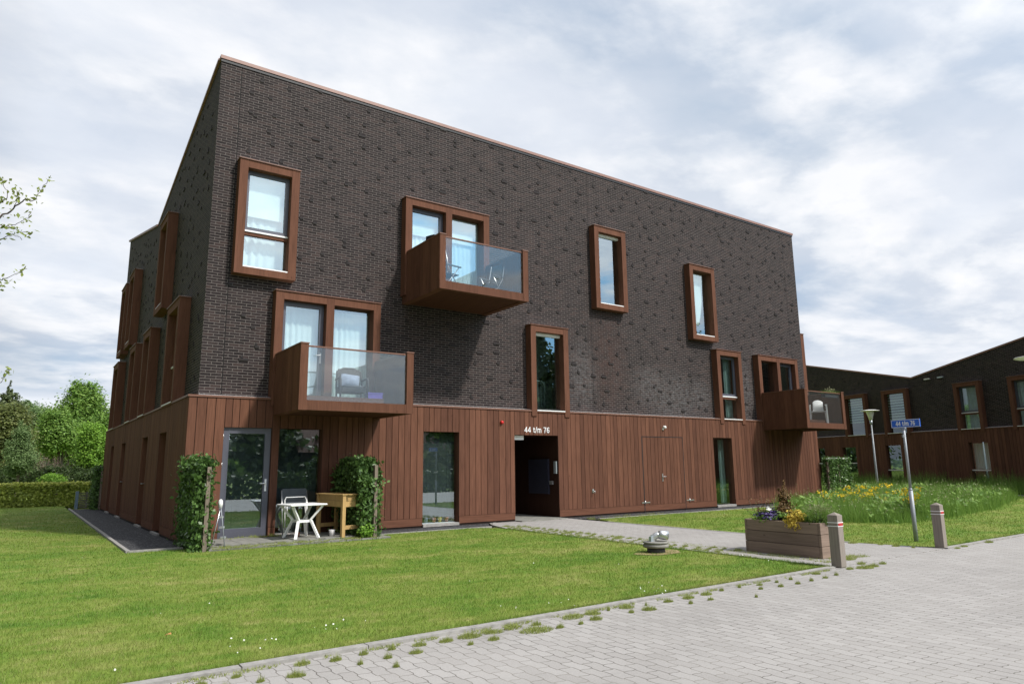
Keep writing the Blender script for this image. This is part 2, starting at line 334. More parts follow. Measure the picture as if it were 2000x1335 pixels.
# ------------------------------------------------------------------ mesh builder
class MB:
    def __init__(s): s.v = []; s.f = []; s.m = []; s.mi = 0; s.sm = []; s.smooth = False
    def face(s, idx): s.f.append(tuple(idx)); s.m.append(s.mi); s.sm.append(s.smooth)
    def add(s, pts): b = len(s.v); s.v += [tuple(p) for p in pts]; return b
    def quad(s, a, b, c, d): i = s.add((a, b, c, d)); s.face((i, i+1, i+2, i+3)); return s
    def poly(s, pts): i = s.add(pts); s.face(range(i, i+len(pts))); return s
    def box(s, x0, y0, z0, x1, y1, z1):
        if x0 > x1: x0, x1 = x1, x0
        if y0 > y1: y0, y1 = y1, y0
        if z0 > z1: z0, z1 = z1, z0
        i = s.add([(x0, y0, z0), (x1, y0, z0), (x1, y1, z0), (x0, y1, z0), (x0, y0, z1), (x1, y0, z1), (x1, y1, z1), (x0, y1, z1)])
        for q in ((0, 3, 2, 1), (4, 5, 6, 7), (0, 1, 5, 4), (1, 2, 6, 5), (2, 3, 7, 6), (3, 0, 4, 7)): s.face([i+k for k in q])
        return s
    def beam(s, p, q, w, h, up=(0, 0, 1)):
        p, q = Vector(p), Vector(q); d = (q-p).normalized(); up = Vector(up)
        if abs(d.dot(up)) > 0.95: up = Vector((0, 1, 0))
        a = d.cross(up).normalized()*(w/2); b = a.cross(d).normalized()*(h/2)
        i = s.add([p-a-b, p+a-b, p+a+b, p-a+b, q-a-b, q+a-b, q+a+b, q-a+b])
        for k in ((0, 3, 2, 1), (4, 5, 6, 7), (0, 1, 5, 4), (1, 2, 6, 5), (2, 3, 7, 6), (3, 0, 4, 7)): s.face([i+j for j in k])
        return s
    def prism(s, poly, z0, z1):
        n = len(poly); i = s.add([(x, y, z0) for x, y in poly] + [(x, y, z1) for x, y in poly])
        s.face([i+k for k in reversed(range(n))]); s.face([i+n+k for k in range(n)])
        for k in range(n): s.face((i+k, i+(k+1) % n, i+n+(k+1) % n, i+n+k))
        return s
    def tube(s, path, rad, n=8, cap=True):
        pts = [Vector(p) for p in path]; k = len(pts)
        if not isinstance(rad, (list, tuple)): rad = [rad]*k
        sm0 = s.smooth; s.smooth = True; rings = []; prev = None
        for j, p in enumerate(pts):
            d = (pts[min(j+1, k-1)]-pts[max(j-1, 0)]).normalized()
            if prev is None:
                ref = Vector((0, 0, 1)) if abs(d.z) < .9 else Vector((1, 0, 0)); a = d.cross(ref).normalized()
            else: a = (prev - d*prev.dot(d)).normalized()
            prev = a; b = d.cross(a)
            rings.append(s.add([p+(a*math.cos(2*math.pi*q/n)+b*math.sin(2*math.pi*q/n))*rad[j] for q in range(n)]))
        for r0, r1 in zip(rings, rings[1:]):
            for q in range(n): s.face((r0+q, r0+(q+1) % n, r1+(q+1) % n, r1+q))
        s.smooth = False
        if cap:
            s.face([rings[0]+q for q in reversed(range(n))]); s.face([rings[-1]+q for q in range(n)])
        s.smooth = sm0; return s
    def lathe(s, prof, c=(0, 0, 0), n=20):
        sm0 = s.smooth; s.smooth = True; rings = []
        for r, z in prof: rings.append(s.add([(c[0]+r*math.cos(2*math.pi*q/n), c[1]+r*math.sin(2*math.pi*q/n), c[2]+z) for q in range(n)]))
        for r0, r1 in zip(rings, rings[1:]):
            for q in range(n): s.face((r0+q, r0+(q+1) % n, r1+(q+1) % n, r1+q))
        s.smooth = False
        s.face([rings[0]+q for q in reversed(range(n))]); s.face([rings[-1]+q for q in range(n)])
        s.smooth = sm0; return s
    def build(s, name, mats, parent=None, loc=(0, 0, 0), rot=0.0):
        if not isinstance(mats, (list, tuple)): mats = [mats]
        me = bpy.data.meshes.new(name); me.from_pydata(s.v, [], s.f); me.update()
        for mt in mats: me.materials.append(mt)
        me.polygons.foreach_set('material_index', s.m); me.polygons.foreach_set('use_smooth', s.sm)
        uv = me.uv_layers.new(name='UVMap')
        nl = len(me.loops); vi = np.empty(nl, np.int32); me.loops.foreach_get('vertex_index', vi)
        co = np.empty(len(me.vertices)*3); me.vertices.foreach_get('co', co); co = co.reshape(-1, 3)[vi]
        nf = len(me.polygons); nr = np.empty(nf*3); me.polygons.foreach_get('normal', nr); nr = np.abs(nr.reshape(-1, 3))
        lt = np.empty(nf, np.int32); me.polygons.foreach_get('loop_total', lt); ax = np.repeat(nr.argmax(1), lt)
        u = np.where(ax == 0, co[:, 1], co[:, 0]); v = np.where(ax == 2, co[:, 1], co[:, 2])
        uv.data.foreach_set('uv', np.stack([u, v], 1).ravel())
        o = bpy.data.objects.new(name, me); col.objects.link(o)
        if parent is not None: o.parent = parent
        o.location = loc; o.rotation_euler = (0, 0, rot)
        return o
def np_mesh(name, verts, k, mat, parent=None, smooth=False):
    """verts (N*k,3): N separate k-gons"""
    verts = np.asarray(verts, np.float32).reshape(-1, 3); nv = len(verts); nf = nv//k
    me = bpy.data.meshes.new(name); me.vertices.add(nv); me.vertices.foreach_set('co', verts.ravel())
    me.loops.add(nv); me.loops.foreach_set('vertex_index', np.arange(nv, dtype=np.int32))
    me.polygons.add(nf); me.polygons.foreach_set('loop_start', np.arange(0, nv, k, dtype=np.int32))
    me.update(calc_edges=True); me.validate(); me.materials.append(mat)
    o = bpy.data.objects.new(name, me); col.objects.link(o)
    if parent is not None: o.parent = parent
    return o
def tag(o, label=None, cat=None, group=None, kind=None):
    if label: o['label'] = label
    if cat: o['category'] = cat
    if group: o['group'] = group
    if kind: o['kind'] = kind
    return o
def empty(name, loc, rz=0.0, label=None, cat=None, group=None):
    o = bpy.data.objects.new(name, None); col.objects.link(o); o.location = loc; o.rotation_euler = (0, 0, rz)
    o.empty_display_size = 0.2
    return tag(o, label, cat, group)
def copy_tree(o, parent=None):
    c = o.copy(); col.objects.link(c); c.parent = parent
    for ch in list(o.children): copy_tree(ch, c)
    return c
GLYPH = {'4': (.60, [[(.44, 0), (.44, 1)], [(.46, .98), (.03, .30)], [(.0, .28), (.60, .28)]]), 't': (.36, [[(.15, .90), (.15, .14), (.24, .04), (.36, .05)], [(0, .68), (.36, .68)]]),
         '/': (.30, [[(0, -.02), (.28, 1.02)]]), 'm': (.84, [[(.05, 0), (.05, .72)], [(.05, .56), (.18, .69), (.33, .67), (.41, .52), (.41, 0)], [(.41, .56), (.54, .69), (.69, .67), (.77, .52), (.77, 0)]]),
         '7': (.54, [[(0, .94), (.54, .94)], [(.50, .92), (.30, .5), (.20, 0)]]), '6': (.58, [[(.52, .86), (.38, .96), (.2, .90), (.08, .66), (.06, .38), (.13, .12), (.3, .04), (.46, .1), (.53, .3), (.47, .5), (.31, .58), (.14, .5), (.06, .38)]]), ' ': (.26, [])}
def text(name, body, height, mat, parent, loc, width, sw=.13, ext=.006, gap=.15):
    """lettering built stroke by stroke: x runs along the wall, z up, front face at y = -ext"""
    b = MB(); x = 0.0; tot = sum(GLYPH[c][0]+gap for c in body)-gap; kx = width/tot; w2 = sw*height/2
    for c in body:
        for pl in GLYPH[c][1]:
            for p, q in zip(pl, pl[1:]):
                ax, az, bx, bz = (x+p[0])*kx, p[1]*height, (x+q[0])*kx, q[1]*height
                L_ = math.hypot(bx-ax, bz-az); ux, uz = (bx-ax)/L_*w2*.55, (bz-az)/L_*w2*.55; nx_, nz_ = -(bz-az)/L_*w2, (bx-ax)/L_*w2
                cs = [(ax-ux+nx_, az-uz+nz_), (ax-ux-nx_, az-uz-nz_), (bx+ux-nx_, bz+uz-nz_), (bx+ux+nx_, bz+uz+nz_)]
                i0 = b.add([(X, -ext, Zc) for X, Zc in cs]+[(X, 0, Zc) for X, Zc in cs])
                b.face((i0, i0+1, i0+2, i0+3))
                for k in range(4): b.face((i0+k, i0+4+k, i0+4+(k+1) % 4, i0+(k+1) % 4))
                ext += .00005
        x += GLYPH[c][0]+gap
    return b.build(name, mat, parent, loc)
rng = np.random.default_rng(11)

# ------------------------------------------------------------------ ground
GZ = 0.09
def sheet(name, poly, z, mat, thick=0.0):
    b = MB()
    if thick: b.prism(poly, z-thick, z)
    else: b.poly([(x, y, z) for x, y in poly])
    return tag(b.build(name, mat), kind='structure')
sheet('ground', [(-900, -900), (900, -900), (900, 900), (-900, 900)], -0.06, M['lawn'])
RY = -10.12
sheet('road', [(-70, -21), (90, -21), (90, RY), (-70, RY)], 0.075, M['paver'], 0.12)
PXL, PXR = 6.66, 9.85
sheet('path', [(PXL, RY), (PXR+.3, RY), (PXR, -8.6), (PXR, -1.15), (9.9, -0.2), (7.3, -0.2), (PXL+.3, -0.9), (PXL, -2.0)], 0.080, M['paver'], 0.1)
LAWN_A = [(-60, RY+.05), (PXL-.05, RY+.05), (PXL-.05, -1.6), (6.2, -1.22), (3.62, -1.22), (3.62, -2.02), (-0.15, -2.02), (-0.2, -1.25), (-1.27, -1.25), (-1.36, 17.2), (-1.36, 30), (-60, 30)]
LAWN_B = [(PXR+.02, -8.6), (10.15, RY+.04), (90, RY+.04), (90, 40), (24.4, 40), (24.4, -1.22), (10.3, -1.22), (PXR+.02, -2.2)]
sheet('lawn', LAWN_A, GZ-0.005, M['lawn'], 0.1)
sheet('lawn', LAWN_B, GZ-0.005, M['lawn'], 0.1)
GR = MB(); GR.prism([(-1.18, -1.18), (-0.2, -1.18), (-0.2, -0.15), (-0.35, 17.0), (-1.3, 17.0)], -0.02, 0.075)
GR.prism([(3.6, -1.15), (6.7, -1.15), (7.3, -0.15), (3.6, -0.15)], -0.02, 0.075); GR.prism([(9.9, -0.15), (10.3, -1.15), (24.3, -1.15), (24.3, -0.15)], -0.02, 0.075)
tag(GR.build('gravel_strip', M['gravel']), kind='structure')
def kerb(pts, wdt=0.06, z=0.105):
    b = MB()
    for (p, q) in zip(pts, pts[1:]):
        p, q = Vector((*p, 0)), Vector((*q, 0)); n = max(1, int((q-p).length/1.0))
        for i in range(n):
            a = p.lerp(q, i/n); c = p.lerp(q, (i+1)/n); d = (c-a).normalized()*0.004
            b.beam((a.x+d.x, a.y+d.y, z-.06+rnd.uniform(-.003, .003)), (c.x-d.x, c.y-d.y, z-.06+rnd.uniform(-.003, .003)), wdt, 0.12)
    return tag(b.build('kerb', M['kerb']), kind='structure')
kerb([(-60, RY), (PXL-.02, RY)], 0.10, 0.10)
kerb([(10.12, RY), (80, RY)], 0.10, 0.10)
kerb([(PXL, RY), (PXL, -2.0), (PXL+.32, -0.9), (7.4, -.3)], 0.07, 0.095)
kerb([(PXR, -8.6), (PXR, -2.0)], 0.07, 0.088)
kerb([(-1.31, 17.0), (-1.22, -1.2), (-0.3, -1.2)], 0.07, 0.12); kerb([(3.6, -1.18), (6.72, -1.18)], 0.06, 0.10); kerb([(10.3, -1.18), (24.3, -1.18)], 0.06, 0.10)
TZ = 0.145
tb = MB()
for i in range(11):
    for j in range(5):
        if rnd.random() < 0.95: tb.box(0.0+i*.33, -1.98+j*.335, 0.0, 0.32+i*.33, -1.66+j*.335, TZ-0.002*rnd.random() - (0.03 if j == 0 else 0.0))
tag(tb.build('terrace', M['slab']), kind='structure')

# ------------------------------------------------------------------ apartment building
BW, BD = 22.85, 16.0      # brick length and depth
P = 0.25                  # window surround stands proud
LEDGE = 3.12
K = 0.0075
bld = empty('apartment_building', (0, 0, 0), 0, 'long dark brick apartment block with red brown timber ground floor and slanted roof', 'building')
FF = dict(loc=(0, 0, 0), rot=0.0)
FL = dict(loc=(0, 0, 0), rot=math.atan2(-1, K))
FR = dict(loc=(BW, 0, 0), rot=R(90))
def put(mb, name, mat, fr, parent=None): return mb.build(name, mat, parent if parent is not None else bld, fr['loc'], fr['rot'])
def sub(mb, name, mat, parent): return mb.build(name, mat, parent)

def holes_wall(b, x0, x1, z0, z1, holes, y, flip=False):
    xs = sorted({x0, x1, *[min(max(h[k], x0), x1) for h in holes for k in (0, 1)]}); zs = sorted({z0, z1, *[min(max(h[k], z0), z1) for h in holes for k in (2, 3)]})
    for a, c in zip(xs, xs[1:]):
        for d, e in zip(zs, zs[1:]):
            mx, mz = (a+c)/2, (d+e)/2
            if any(h[0] < mx < h[1] and h[2] < mz < h[3] for h in holes): continue
            b.quad((a, y, d), (c, y, d), (c, y, e), (a, y, e))
def studs(b, x0, x1, z0, z1, holes, y, top=None, seed=1, cw=0.66, ch=0.40):
    r = random.Random(seed); z = z0+.2; row = 0
    while z < z1-.15:
        x = x0+.15+r.random()*cw
        while x < x1-.35:
            zc = round((z+r.uniform(-.2, .2))/.0625)*.0625; n = round(zc/.0625)
            xs = round(x/.22)*.22 + (0.11 if n % 2 else 0.0)
            lim = z1 if top is None else top(xs)
            if zc+.1 < lim and zc > z0+.05 and xs > x0+.1 and xs+.22 < x1-.05 and not any(h[0]-.28 < xs < h[1]+.06 and h[2]-.12 < zc < h[3]+.1 for h in holes):
                half = r.random() < .82
                d = r.uniform(.013, .021)
                b.box(xs+.005, y-d, zc+.005, xs+(.105 if half else .212), y+.01, zc+.0585)
                if r.random() < .35: q_ = xs+.04*(r.random() < .5); b.box(q_+.005, y-d*.6, zc+.0675, q_+.06, y+.01, zc+.121)
            x += cw*r.uniform(.7, 1.45)
        z += ch*r.uniform(.85, 1.15); row += 1

# openings: x0, x1, z0, z1 in face coordinates
WIN_F = dict(w1=(0.50, 1.88, 5.88, 8.60), d1=(1.46, 4.05, 2.95, 5.60), d2=(4.70, 7.32, 5.93, 8.60), w5=(8.74, 10.14, 3.08, 5.60), w6=(11.35, 12.73, 6.43, 9.15),
             w7=(15.86, 17.22, 5.88, 8.60), w8=(17.06, 18.46, 3.08, 5.60), d3=(19.49, 22.05, 2.95, 5.60))
LW3 = [(4.35, 5.72), (11.0, 12.4), (13.35, 14.8)]; LW2 = [(1.57, 3.2), (5.9, 7.35), (8.95, 10.4), (13.6, 15.3)]
WIN_L = [(-b_, -a_, 5.88, 8.60) for a_, b_ in LW3] + [(-b_, -a_, 3.08, 5.60) for a_, b_ in LW2]
WIN_R = [(0.02, 1.5, 4.2, 6.80)]
hf = [(a+.12, b-.12, max(c+.12, 3.0), d-.12) for a, b, c, d in WIN_F.values()]
hl = [(a+.12, b-.12, max(c+.12, 3.0), d-.12) for a, b, c, d in WIN_L]
# brick walls
EV = 11.08; VAL = 9.42
b = MB(); holes_wall(b, 0, BW, 3.0, EV, hf, 0.0); b.mi = 1; studs(b, 0.3, BW, 3.2, EV, list(WIN_F.values()), 0.0, seed=4)
put(b, 'brick_wall', [M['brick'], M['stud']], FF)
b = MB(); holes_wall(b, -BD, 0, 3.0, VAL, hl, 0.0)
b.poly([(-8.2, 0, VAL), (0, 0, VAL), (0, 0, EV)]); b.poly([(-BD, 0, VAL), (-8.2, 0, VAL), (-BD, 0, EV)])
b.mi = 1; studs(b, -BD+.3, -.2, 3.2, EV, WIN_L, 0.0, top=lambda x: VAL+(EV-VAL)*abs(x+8.2)/8.2-.15, seed=5)
put(b, 'brick_wall', [M['brick2'], M['stud']], FL)
b = MB(); holes_wall(b, 0, BD, 3.0, VAL, [(a+.12, b_-.12, c+.12, d-.12) for a, b_, c, d in WIN_R], 0.0)
b.poly([(0, 0, VAL), (8.2, 0, VAL), (0, 0, EV)]); b.poly([(8.2, 0, VAL), (BD, 0, VAL), (BD, 0, EV)])
put(b, 'brick_wall', M['brick2'], FR)
xb = -K*BD
b = MB(); b.quad((BW, BD, 0), (xb, BD, 0), (xb, BD, EV), (BW, BD, EV)); put(b, 'brick_wall', M['brick2'], FF)
b = MB(); b.quad((0, 0, EV-.02), (BW, 0, EV-.02), (BW, 8.2, VAL-.02), (0, 8.2, VAL-.02)); b.quad((0, 8.2, VAL-.02), (BW, 8.2, VAL-.02), (BW, BD, EV-.02), (0, BD, EV-.02))
put(b, 'roof', M['dgrey'], FF)
b = MB(); b.box(-.03, -.035, EV-.03, BW+.05, .12, EV+.055)
b.beam((-.02, .12, EV+.0), (-.04, 8.2, VAL+.0), .07, .07); b.beam((-.06, 8.2, VAL), (-.14, BD, EV), .09, .07)
b.beam((BW+.0, .12, EV), (BW, 8.2, VAL), .07, .07); b.beam((BW, 8.2, VAL), (BW, BD, EV), .07, .07)
put(b, 'roof_coping', M['coping'], FF)
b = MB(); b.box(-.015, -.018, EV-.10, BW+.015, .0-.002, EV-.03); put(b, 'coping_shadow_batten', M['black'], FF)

# timber ground floor
WT = 0.22
OP_F = dict(d0=(0.52, 1.53, 0.12, 2.45), g1=(1.70, 2.68, 0.12, 2.45), g2=(5.31, 6.35, 0.12, 2.45), ent=(8.14, 9.68, 0.0, 2.41), g3=(16.60, 17.61, 0.12, 2.45))
OP_L = [(-3.12, -2.18, .12, 2.45), (-5.95, -5.02, .12, 2.45), (-10.65, -9.65, .12, 2.45), (-13.75, -12.9, .12, 2.45)]
def cladding(x0, x1, openings, fr, right_cap=True, dd=None, seed=3, plinth=True, under=()):
    r = random.Random(seed)
    b = MB(); holes_wall(b, x0+.02, x1-.02, 0.03, LEDGE, openings, -WT+.022)
    put(b, 'cladding_backing', M['back'], fr)
    b = MB(); ed = sorted(x for o in openings for x in o[:2]); zt = LEDGE-.045
    cuts = [x0]+ed+([dd[0], dd[1]] if dd else [])+[x1]; cuts = sorted(cuts)
    for a, c in zip(cuts, cuts[1:]):
        n = max(1, round((c-a)/.172)); ws = [r.uniform(.8, 1.2) for _ in range(n)]; k = (c-a)/sum(ws); x = a
        mid = (a+c)/2; op = next((o for o in openings if o[0] < mid < o[1]), None); isd = dd and dd[0] < mid < dd[1]
        for w_ in ws:
            xe = x+w_*k; y0 = -WT-r.uniform(0, .003)
            if op: b.box(x+.0065, y0, op[3], xe-.0065, -WT+.02, zt)
            elif isd:
                b.box(x+.0065, y0, 2.445, xe-.0065, -WT+.02, zt); b.box(x+.0065, y0, .315, xe-.0065, -WT+.02, 2.42)
            else: b.box(x+.0065, y0, .315, xe-.0065, -WT+.02, zt)
            x = xe
    put(b, 'cladding_boards', M['clad'], fr)
    b = MB()
    for a, c in zip(cuts, cuts[1:]):
        mid = (a+c)/2
        if any(o[0] < mid < o[1] for o in openings): continue
        g = .012
        b = MB(); b.box(a+g if a != x0 else a, -WT-.004, .13, c-g if c != x1 else c, -WT+.02, .308)
        put(b, 'plinth_board', M['cladh'], fr)
DD = (13.11, 15.02)
cladding(-WT, BW+.2, list(OP_F.values()), FF, dd=DD, seed=3)
cladding(-16.2, WT-.022, OP_L, FL, seed=9)
cladding(-WT+.022, BD, [], FR, seed=12)
def ledge(x0, x1, gaps, fr):
    b = MB(); xs = [x0]; 
    for a, c in sorted(gaps): xs += [a, c]
    xs.append(x1)
    for a, c in zip(xs[::2], xs[1::2]):
        if c > a: b = MB(); b.box(a, -WT-.022, LEDGE-.042, c, -.005, LEDGE); put(b, 'ledge_cap', M['cap'], fr)
    for a, c in zip(xs[::2], xs[1::2]):
        a2, c2 = max(a, x0+WT), c
        if c2 > a2: b = MB(); b.poly([(a2, -WT-.01, LEDGE+.004), (c2, -WT-.01, LEDGE+.004), (c2, -.003, LEDGE+.035), (a2, -.003, LEDGE+.035)]); put(b, 'ledge_flashing', M['flash'], fr)
ledge(-WT-.02, BW+.2, [(1.46, 4.12), WIN_F['w5'][:2], WIN_F['w8'][:2], (19.49, 22.12)], FF)
ledge(-16.2, WT-.03, [], FL)

# window surrounds, sashes and panes
def curtain_mesh(x0, x1, z0, z1, y, waves=9, amp=.035, taper=None):
    b = MB(); b.smooth = True; n = int(waves*8); rows = 8
    idx = []
    for j in range(rows+1):
        tz = j/rows; z = z0+(z1-z0)*tz; row = []
        for i in range(n+1):
            s_ = i/n; x = x0+(x1-x0)*s_
            if taper: c = (x0+x1)/2; x = c+(x-c)*taper(tz)
            row.append((x, y+amp*math.sin(s_*waves*2*math.pi)*(0.6+.4*math.sin(s_*5.1+1))*(1-.25*tz), z))
        idx.append(b.add(row))
    for j in range(rows):
        for i in range(n): b.face((idx[j]+i, idx[j]+i+1, idx[j+1]+i+1, idx[j+1]+i))
    return b
def slats(x0, x1, z0, z1, y, pitch=.026, depth=.022, tilt=.6):
    b = MB(); z = z0
    while z < z1:
        dy, dz = depth/2*math.cos(tilt), depth/2*math.sin(tilt)
        b.beam((x0, y, z), (x1, y, z), depth, .003, up=(0, -math.sin(tilt), math.cos(tilt))); z += pitch
    for q in (.2, .8): b.box(x0+(x1-x0)*q-.004, y-.022, z0, x0+(x1-x0)*q+.004, y-.019, z1)
    return b
def ring(b, x0, x1, z0, z1, wd, y0, y1, bottom=True):
    b.box(x0, y0, z0, x0+wd, y1, z1); b.box(x1-wd, y0, z0, x1, y1, z1); b.box(x0+wd, y0, z1-wd, x1-wd, y1, z1)
    if bottom: b.box(x0+wd, y0, z0, x1-wd, y1, z0+wd)
def surround(x0, x1, z0, z1, mull=(), p=P, st=.185, bottom=True, wood='frame', down=None):
    b = MB(); zb = down if down is not None else z0
    b.box(x0, -p, zb, x0+st, .12, z1); b.box(x1-st, -p-.002, zb, x1, .12, z1-.0)
    xs = [x0+st]+[v for mm in mull for v in mm]+[x1-st]
    for a, c in zip(xs[::2], xs[1::2]):
        b.box(a, -p+.003, z1-st, c, .12, z1-.002)
        if bottom: b.box(a, -p+.003, z0, c, .12, z0+st-.02)
    for a, c in mull: b.box(a, -p-.001, zb+.002, c, .12, z1-.001)
    b.mi = 1; b.box(x0-.02, -p-.025, z1, x1+.02, 0, z1+.022)
    b.mi = 2; b.box(x0-.018, -p+.02, z1+.0225, x1+.01, 0, z1+.028)
    return b
SM = [M['frame'], M['cap'], M['flash']]
def window(name, x0, x1, z0, z1, fr, kind, parent=None, **kw):
    st = .185
    ext = z0 < 3.2
    b = surround(x0, x1, z0, z1, bottom=not ext, down=((LEDGE-.17 if kind != 'left' else LEDGE+.004) if ext else None))
    if ext: b.mi = 0; b.box(x0+st, -P+.003, LEDGE-.06, x1-st, .12, LEDGE-.02)
    wd = put(b, name, SM, fr, parent)
    ix0, ix1, iz1 = x0+st, x1-st, z1-st; iz0 = (LEDGE-.02 if ext else z0+st-.02)
    YG = -.03
    sl_ = MB(); sl_.box(ix0, -P+.01 if not ext else -P-.01, iz0, ix1, YG-.005, iz0+.028); sub(sl_, 'sill', M['white'] if kind != 'left' else M['flash'], wd)
    iz0 += .03
    if kind in ('transom', 'left'):
        zt = kw.get('zt', z0+1.02)
        s_ = MB(); ring(s_, ix0+.002, ix1-.002, zt+.06, iz1-.002, .085, YG-.035, YG+.03); sub(s_, 'sash', M['grey'] if kind == 'transom' else M['cap'], wd)
        t_ = MB(); t_.box(ix0, YG-.05, zt-.055, ix1, .1, zt+.02); sub(t_, 'transom', M['frame'], wd)
        w_ = MB(); w_.box(ix0, YG-.075, zt+.021, ix1, YG+.03, zt+.058); sub(w_, 'sill', M['white'], wd)
        g = MB(); g.quad((ix0+.085, YG, zt+.14), (ix1-.085, YG, zt+.14), (ix1-.085, YG, iz1-.085), (ix0+.085, YG, iz1-.085)); sub(g, 'pane', M['glass'], wd)
        g = MB(); g.quad((ix0, YG, iz0), (ix1, YG, iz0), (ix1, YG, zt-.055), (ix0, YG, zt-.055)); sub(g, 'pane', M['glass'], wd)
    else:
        zt = iz1
        if kw.get('cassette'):
            c_ = MB(); c_.box(ix0, YG-.06, iz1-.085, ix1, YG+.02, iz1-.004); sub(c_, 'screen_cassette', M['white'], wd); zt = iz1-.085
        g = MB(); g.quad((ix0, YG, iz0), (ix1, YG, iz0), (ix1, YG, zt), (ix0, YG, zt)); sub(g, 'pane', M['glass'], wd)
    return wd, (ix0, ix1, iz0, iz1)
def door_window(x0, x1, z0, z1, mull, door_left, curt=None):
    b = surround(x0, x1, z0, z1, mull=(mull,), bottom=False)
    wd = put(b, 'balcony_door', SM, FF)
    st = .185; YG = -.03; L = (x0+st, mull[0]); Rr = (mull[1], x1-st); iz1 = z1-st
    dl, fx = (L, Rr) if door_left else (Rr, L)
    s_ = MB(); ring(s_, dl[0]+.003, dl[1]-.003, z0+.02, iz1-.003, .10, YG-.04, YG+.03); sub(s_, 'door_leaf', M['grey'], wd)
    g = MB(); g.quad((dl[0]+.1, YG, z0+.1), (dl[1]-.1, YG, z0+.1), (dl[1]-.1, YG, iz1-.1), (dl[0]+.1, YG, iz1-.1)); sub(g, 'pane', M['glass'], wd)
    g = MB(); g.quad((fx[0], YG, z0), (fx[1], YG, z0), (fx[1], YG, iz1), (fx[0], YG, iz1)); sub(g, 'pane', M['glass'], wd)
    h = MB(); hx = dl[1]-.055; h.box(hx-.018, YG-.052, z0+1.05, hx+.018, YG-.041, z0+1.30); h.tube([(hx, YG-.045, z0+1.24), (hx, YG-.085, z0+1.24), (hx-.12, YG-.085, z0+1.24)], .011, 6)
    sub(h, 'handle', M['white'], wd)
    if curt:
        for (a, c) in (dl, fx): sub(curtain_mesh(a-.05, c+.05, z0+curt[0], z0+curt[1], .16, 8), 'curtain', M['curtain'], wd)
    return wd, dl, fx
# front, upper floors
wd, q = window('window', *WIN_F['w1'], FF, 'transom', zt=6.90)
sub(MB().quad((q[0]-.03, .10, 7.36), (q[1]+.03, .10, 7.36), (q[1]+.03, .10, 8.55), (q[0]-.03, .10, 8.55)), 'roller_blind', M['curtain'], wd)
sub(curtain_mesh(q[0]-.03, q[1]+.03, 6.05, 8.5, .20, 6), 'curtain', M['curtain'], wd)
wd, dl, fx = door_window(*WIN_F['d1'], (2.66, 2.85), True, (.0, 2.4))
wd, dl, fx = door_window(*WIN_F['d2'], (5.91, 6.10), True, (.0, 2.05))
sub(MB().quad((dl[0]-.03, .10, 7.72), (fx[1]+.03, .10, 7.72), (fx[1]+.03, .10, 8.5), (dl[0]-.03, .10, 8.5)), 'roller_blind', M['curtain'], wd)
window('window', *WIN_F['w5'], FF, 'fixed', cassette=True)
window('window', *WIN_F['w6'], FF, 'fixed', cassette=True)
wd, q = window('window', *WIN_F['w7'], FF, 'fixed')
sub(curtain_mesh(q[0]+.05, q[1]-.05, 6.5, 8.5, .12, 7, .03, taper=lambda t: 0.18+.82*min(1, max(0, t*1.25-.05))**.55), 'curtain', M['curtain'], wd)
wd, q = window('window', *WIN_F['w8'], FF, 'transom', zt=3.90)
sub(curtain_mesh(q[1]-.38, q[1]+.02, 3.1, 5.4, .16, 3), 'curtain', M['stair'], wd)
wd, dl, fx = door_window(*WIN_F['d3'], (20.67, 20.86), False)
sub(curtain_mesh(dl[0]+.3, dl[0]+.62, 3.0, 5.3, .16, 3), 'curtain', M['curtain'], wd)
for i, o in enumerate(WIN_L):
    wd, q = window('window', *o, FL, 'left', zt=o[2]+.95)
window('window', *WIN_R[0], FR, 'fixed')

# interiors
b = MB()
for z in (3.0, 5.86): b.box(.35, .28, z-.15, BW-.35, 6, z)
for x in (4.4, 8.2, 10.6, 15.3, 19.0): b.box(x-.06, .3, .1, x+.06, 6, 8.9)
b.quad((.3, 4.2, 0), (BW-.3, 4.2, 0), (BW-.3, 4.2, 8.9), (.3, 4.2, 8.9)); b.box(.35, .28, 8.75, BW-.35, 6, 8.85)
b.quad((.8, .4, 3), (.8, 15, 3), (.8, 15, 9), (.8, .4, 9))
put(b, 'interior_wall', M['room'], FF)
b = MB()
b.beam((8.5, 1.6, 3.0), (10.6, 1.6, 4.5), 1.0, .2); b.beam((10.6, 2.6, 4.5), (8.5, 2.6, 6.0), 1.0, .2)
b.quad((9.85, 1.1, 3), (10.55, 1.1, 3), (10.55, 1.1, 5.8), (9.85, 1.1, 5.8))
for i in range(9): b.tube([(8.85+i*.12, .55, 3.0), (8.85+i*.12, .55, 4.05)], .008, 5)
for i in range(9): b.tube([(8.85+i*.15, 1.05, 3.3+i*.107), (8.85+i*.15, 1.05, 4.2+i*.107)], .008, 5)
b.tube([(8.6, .55, 4.08), (9.72, .55, 4.08), (9.82, .55, 4.0), (9.85, .55, 3.7)], .022, 6)
put(b, 'staircase', M['stair'], FF)

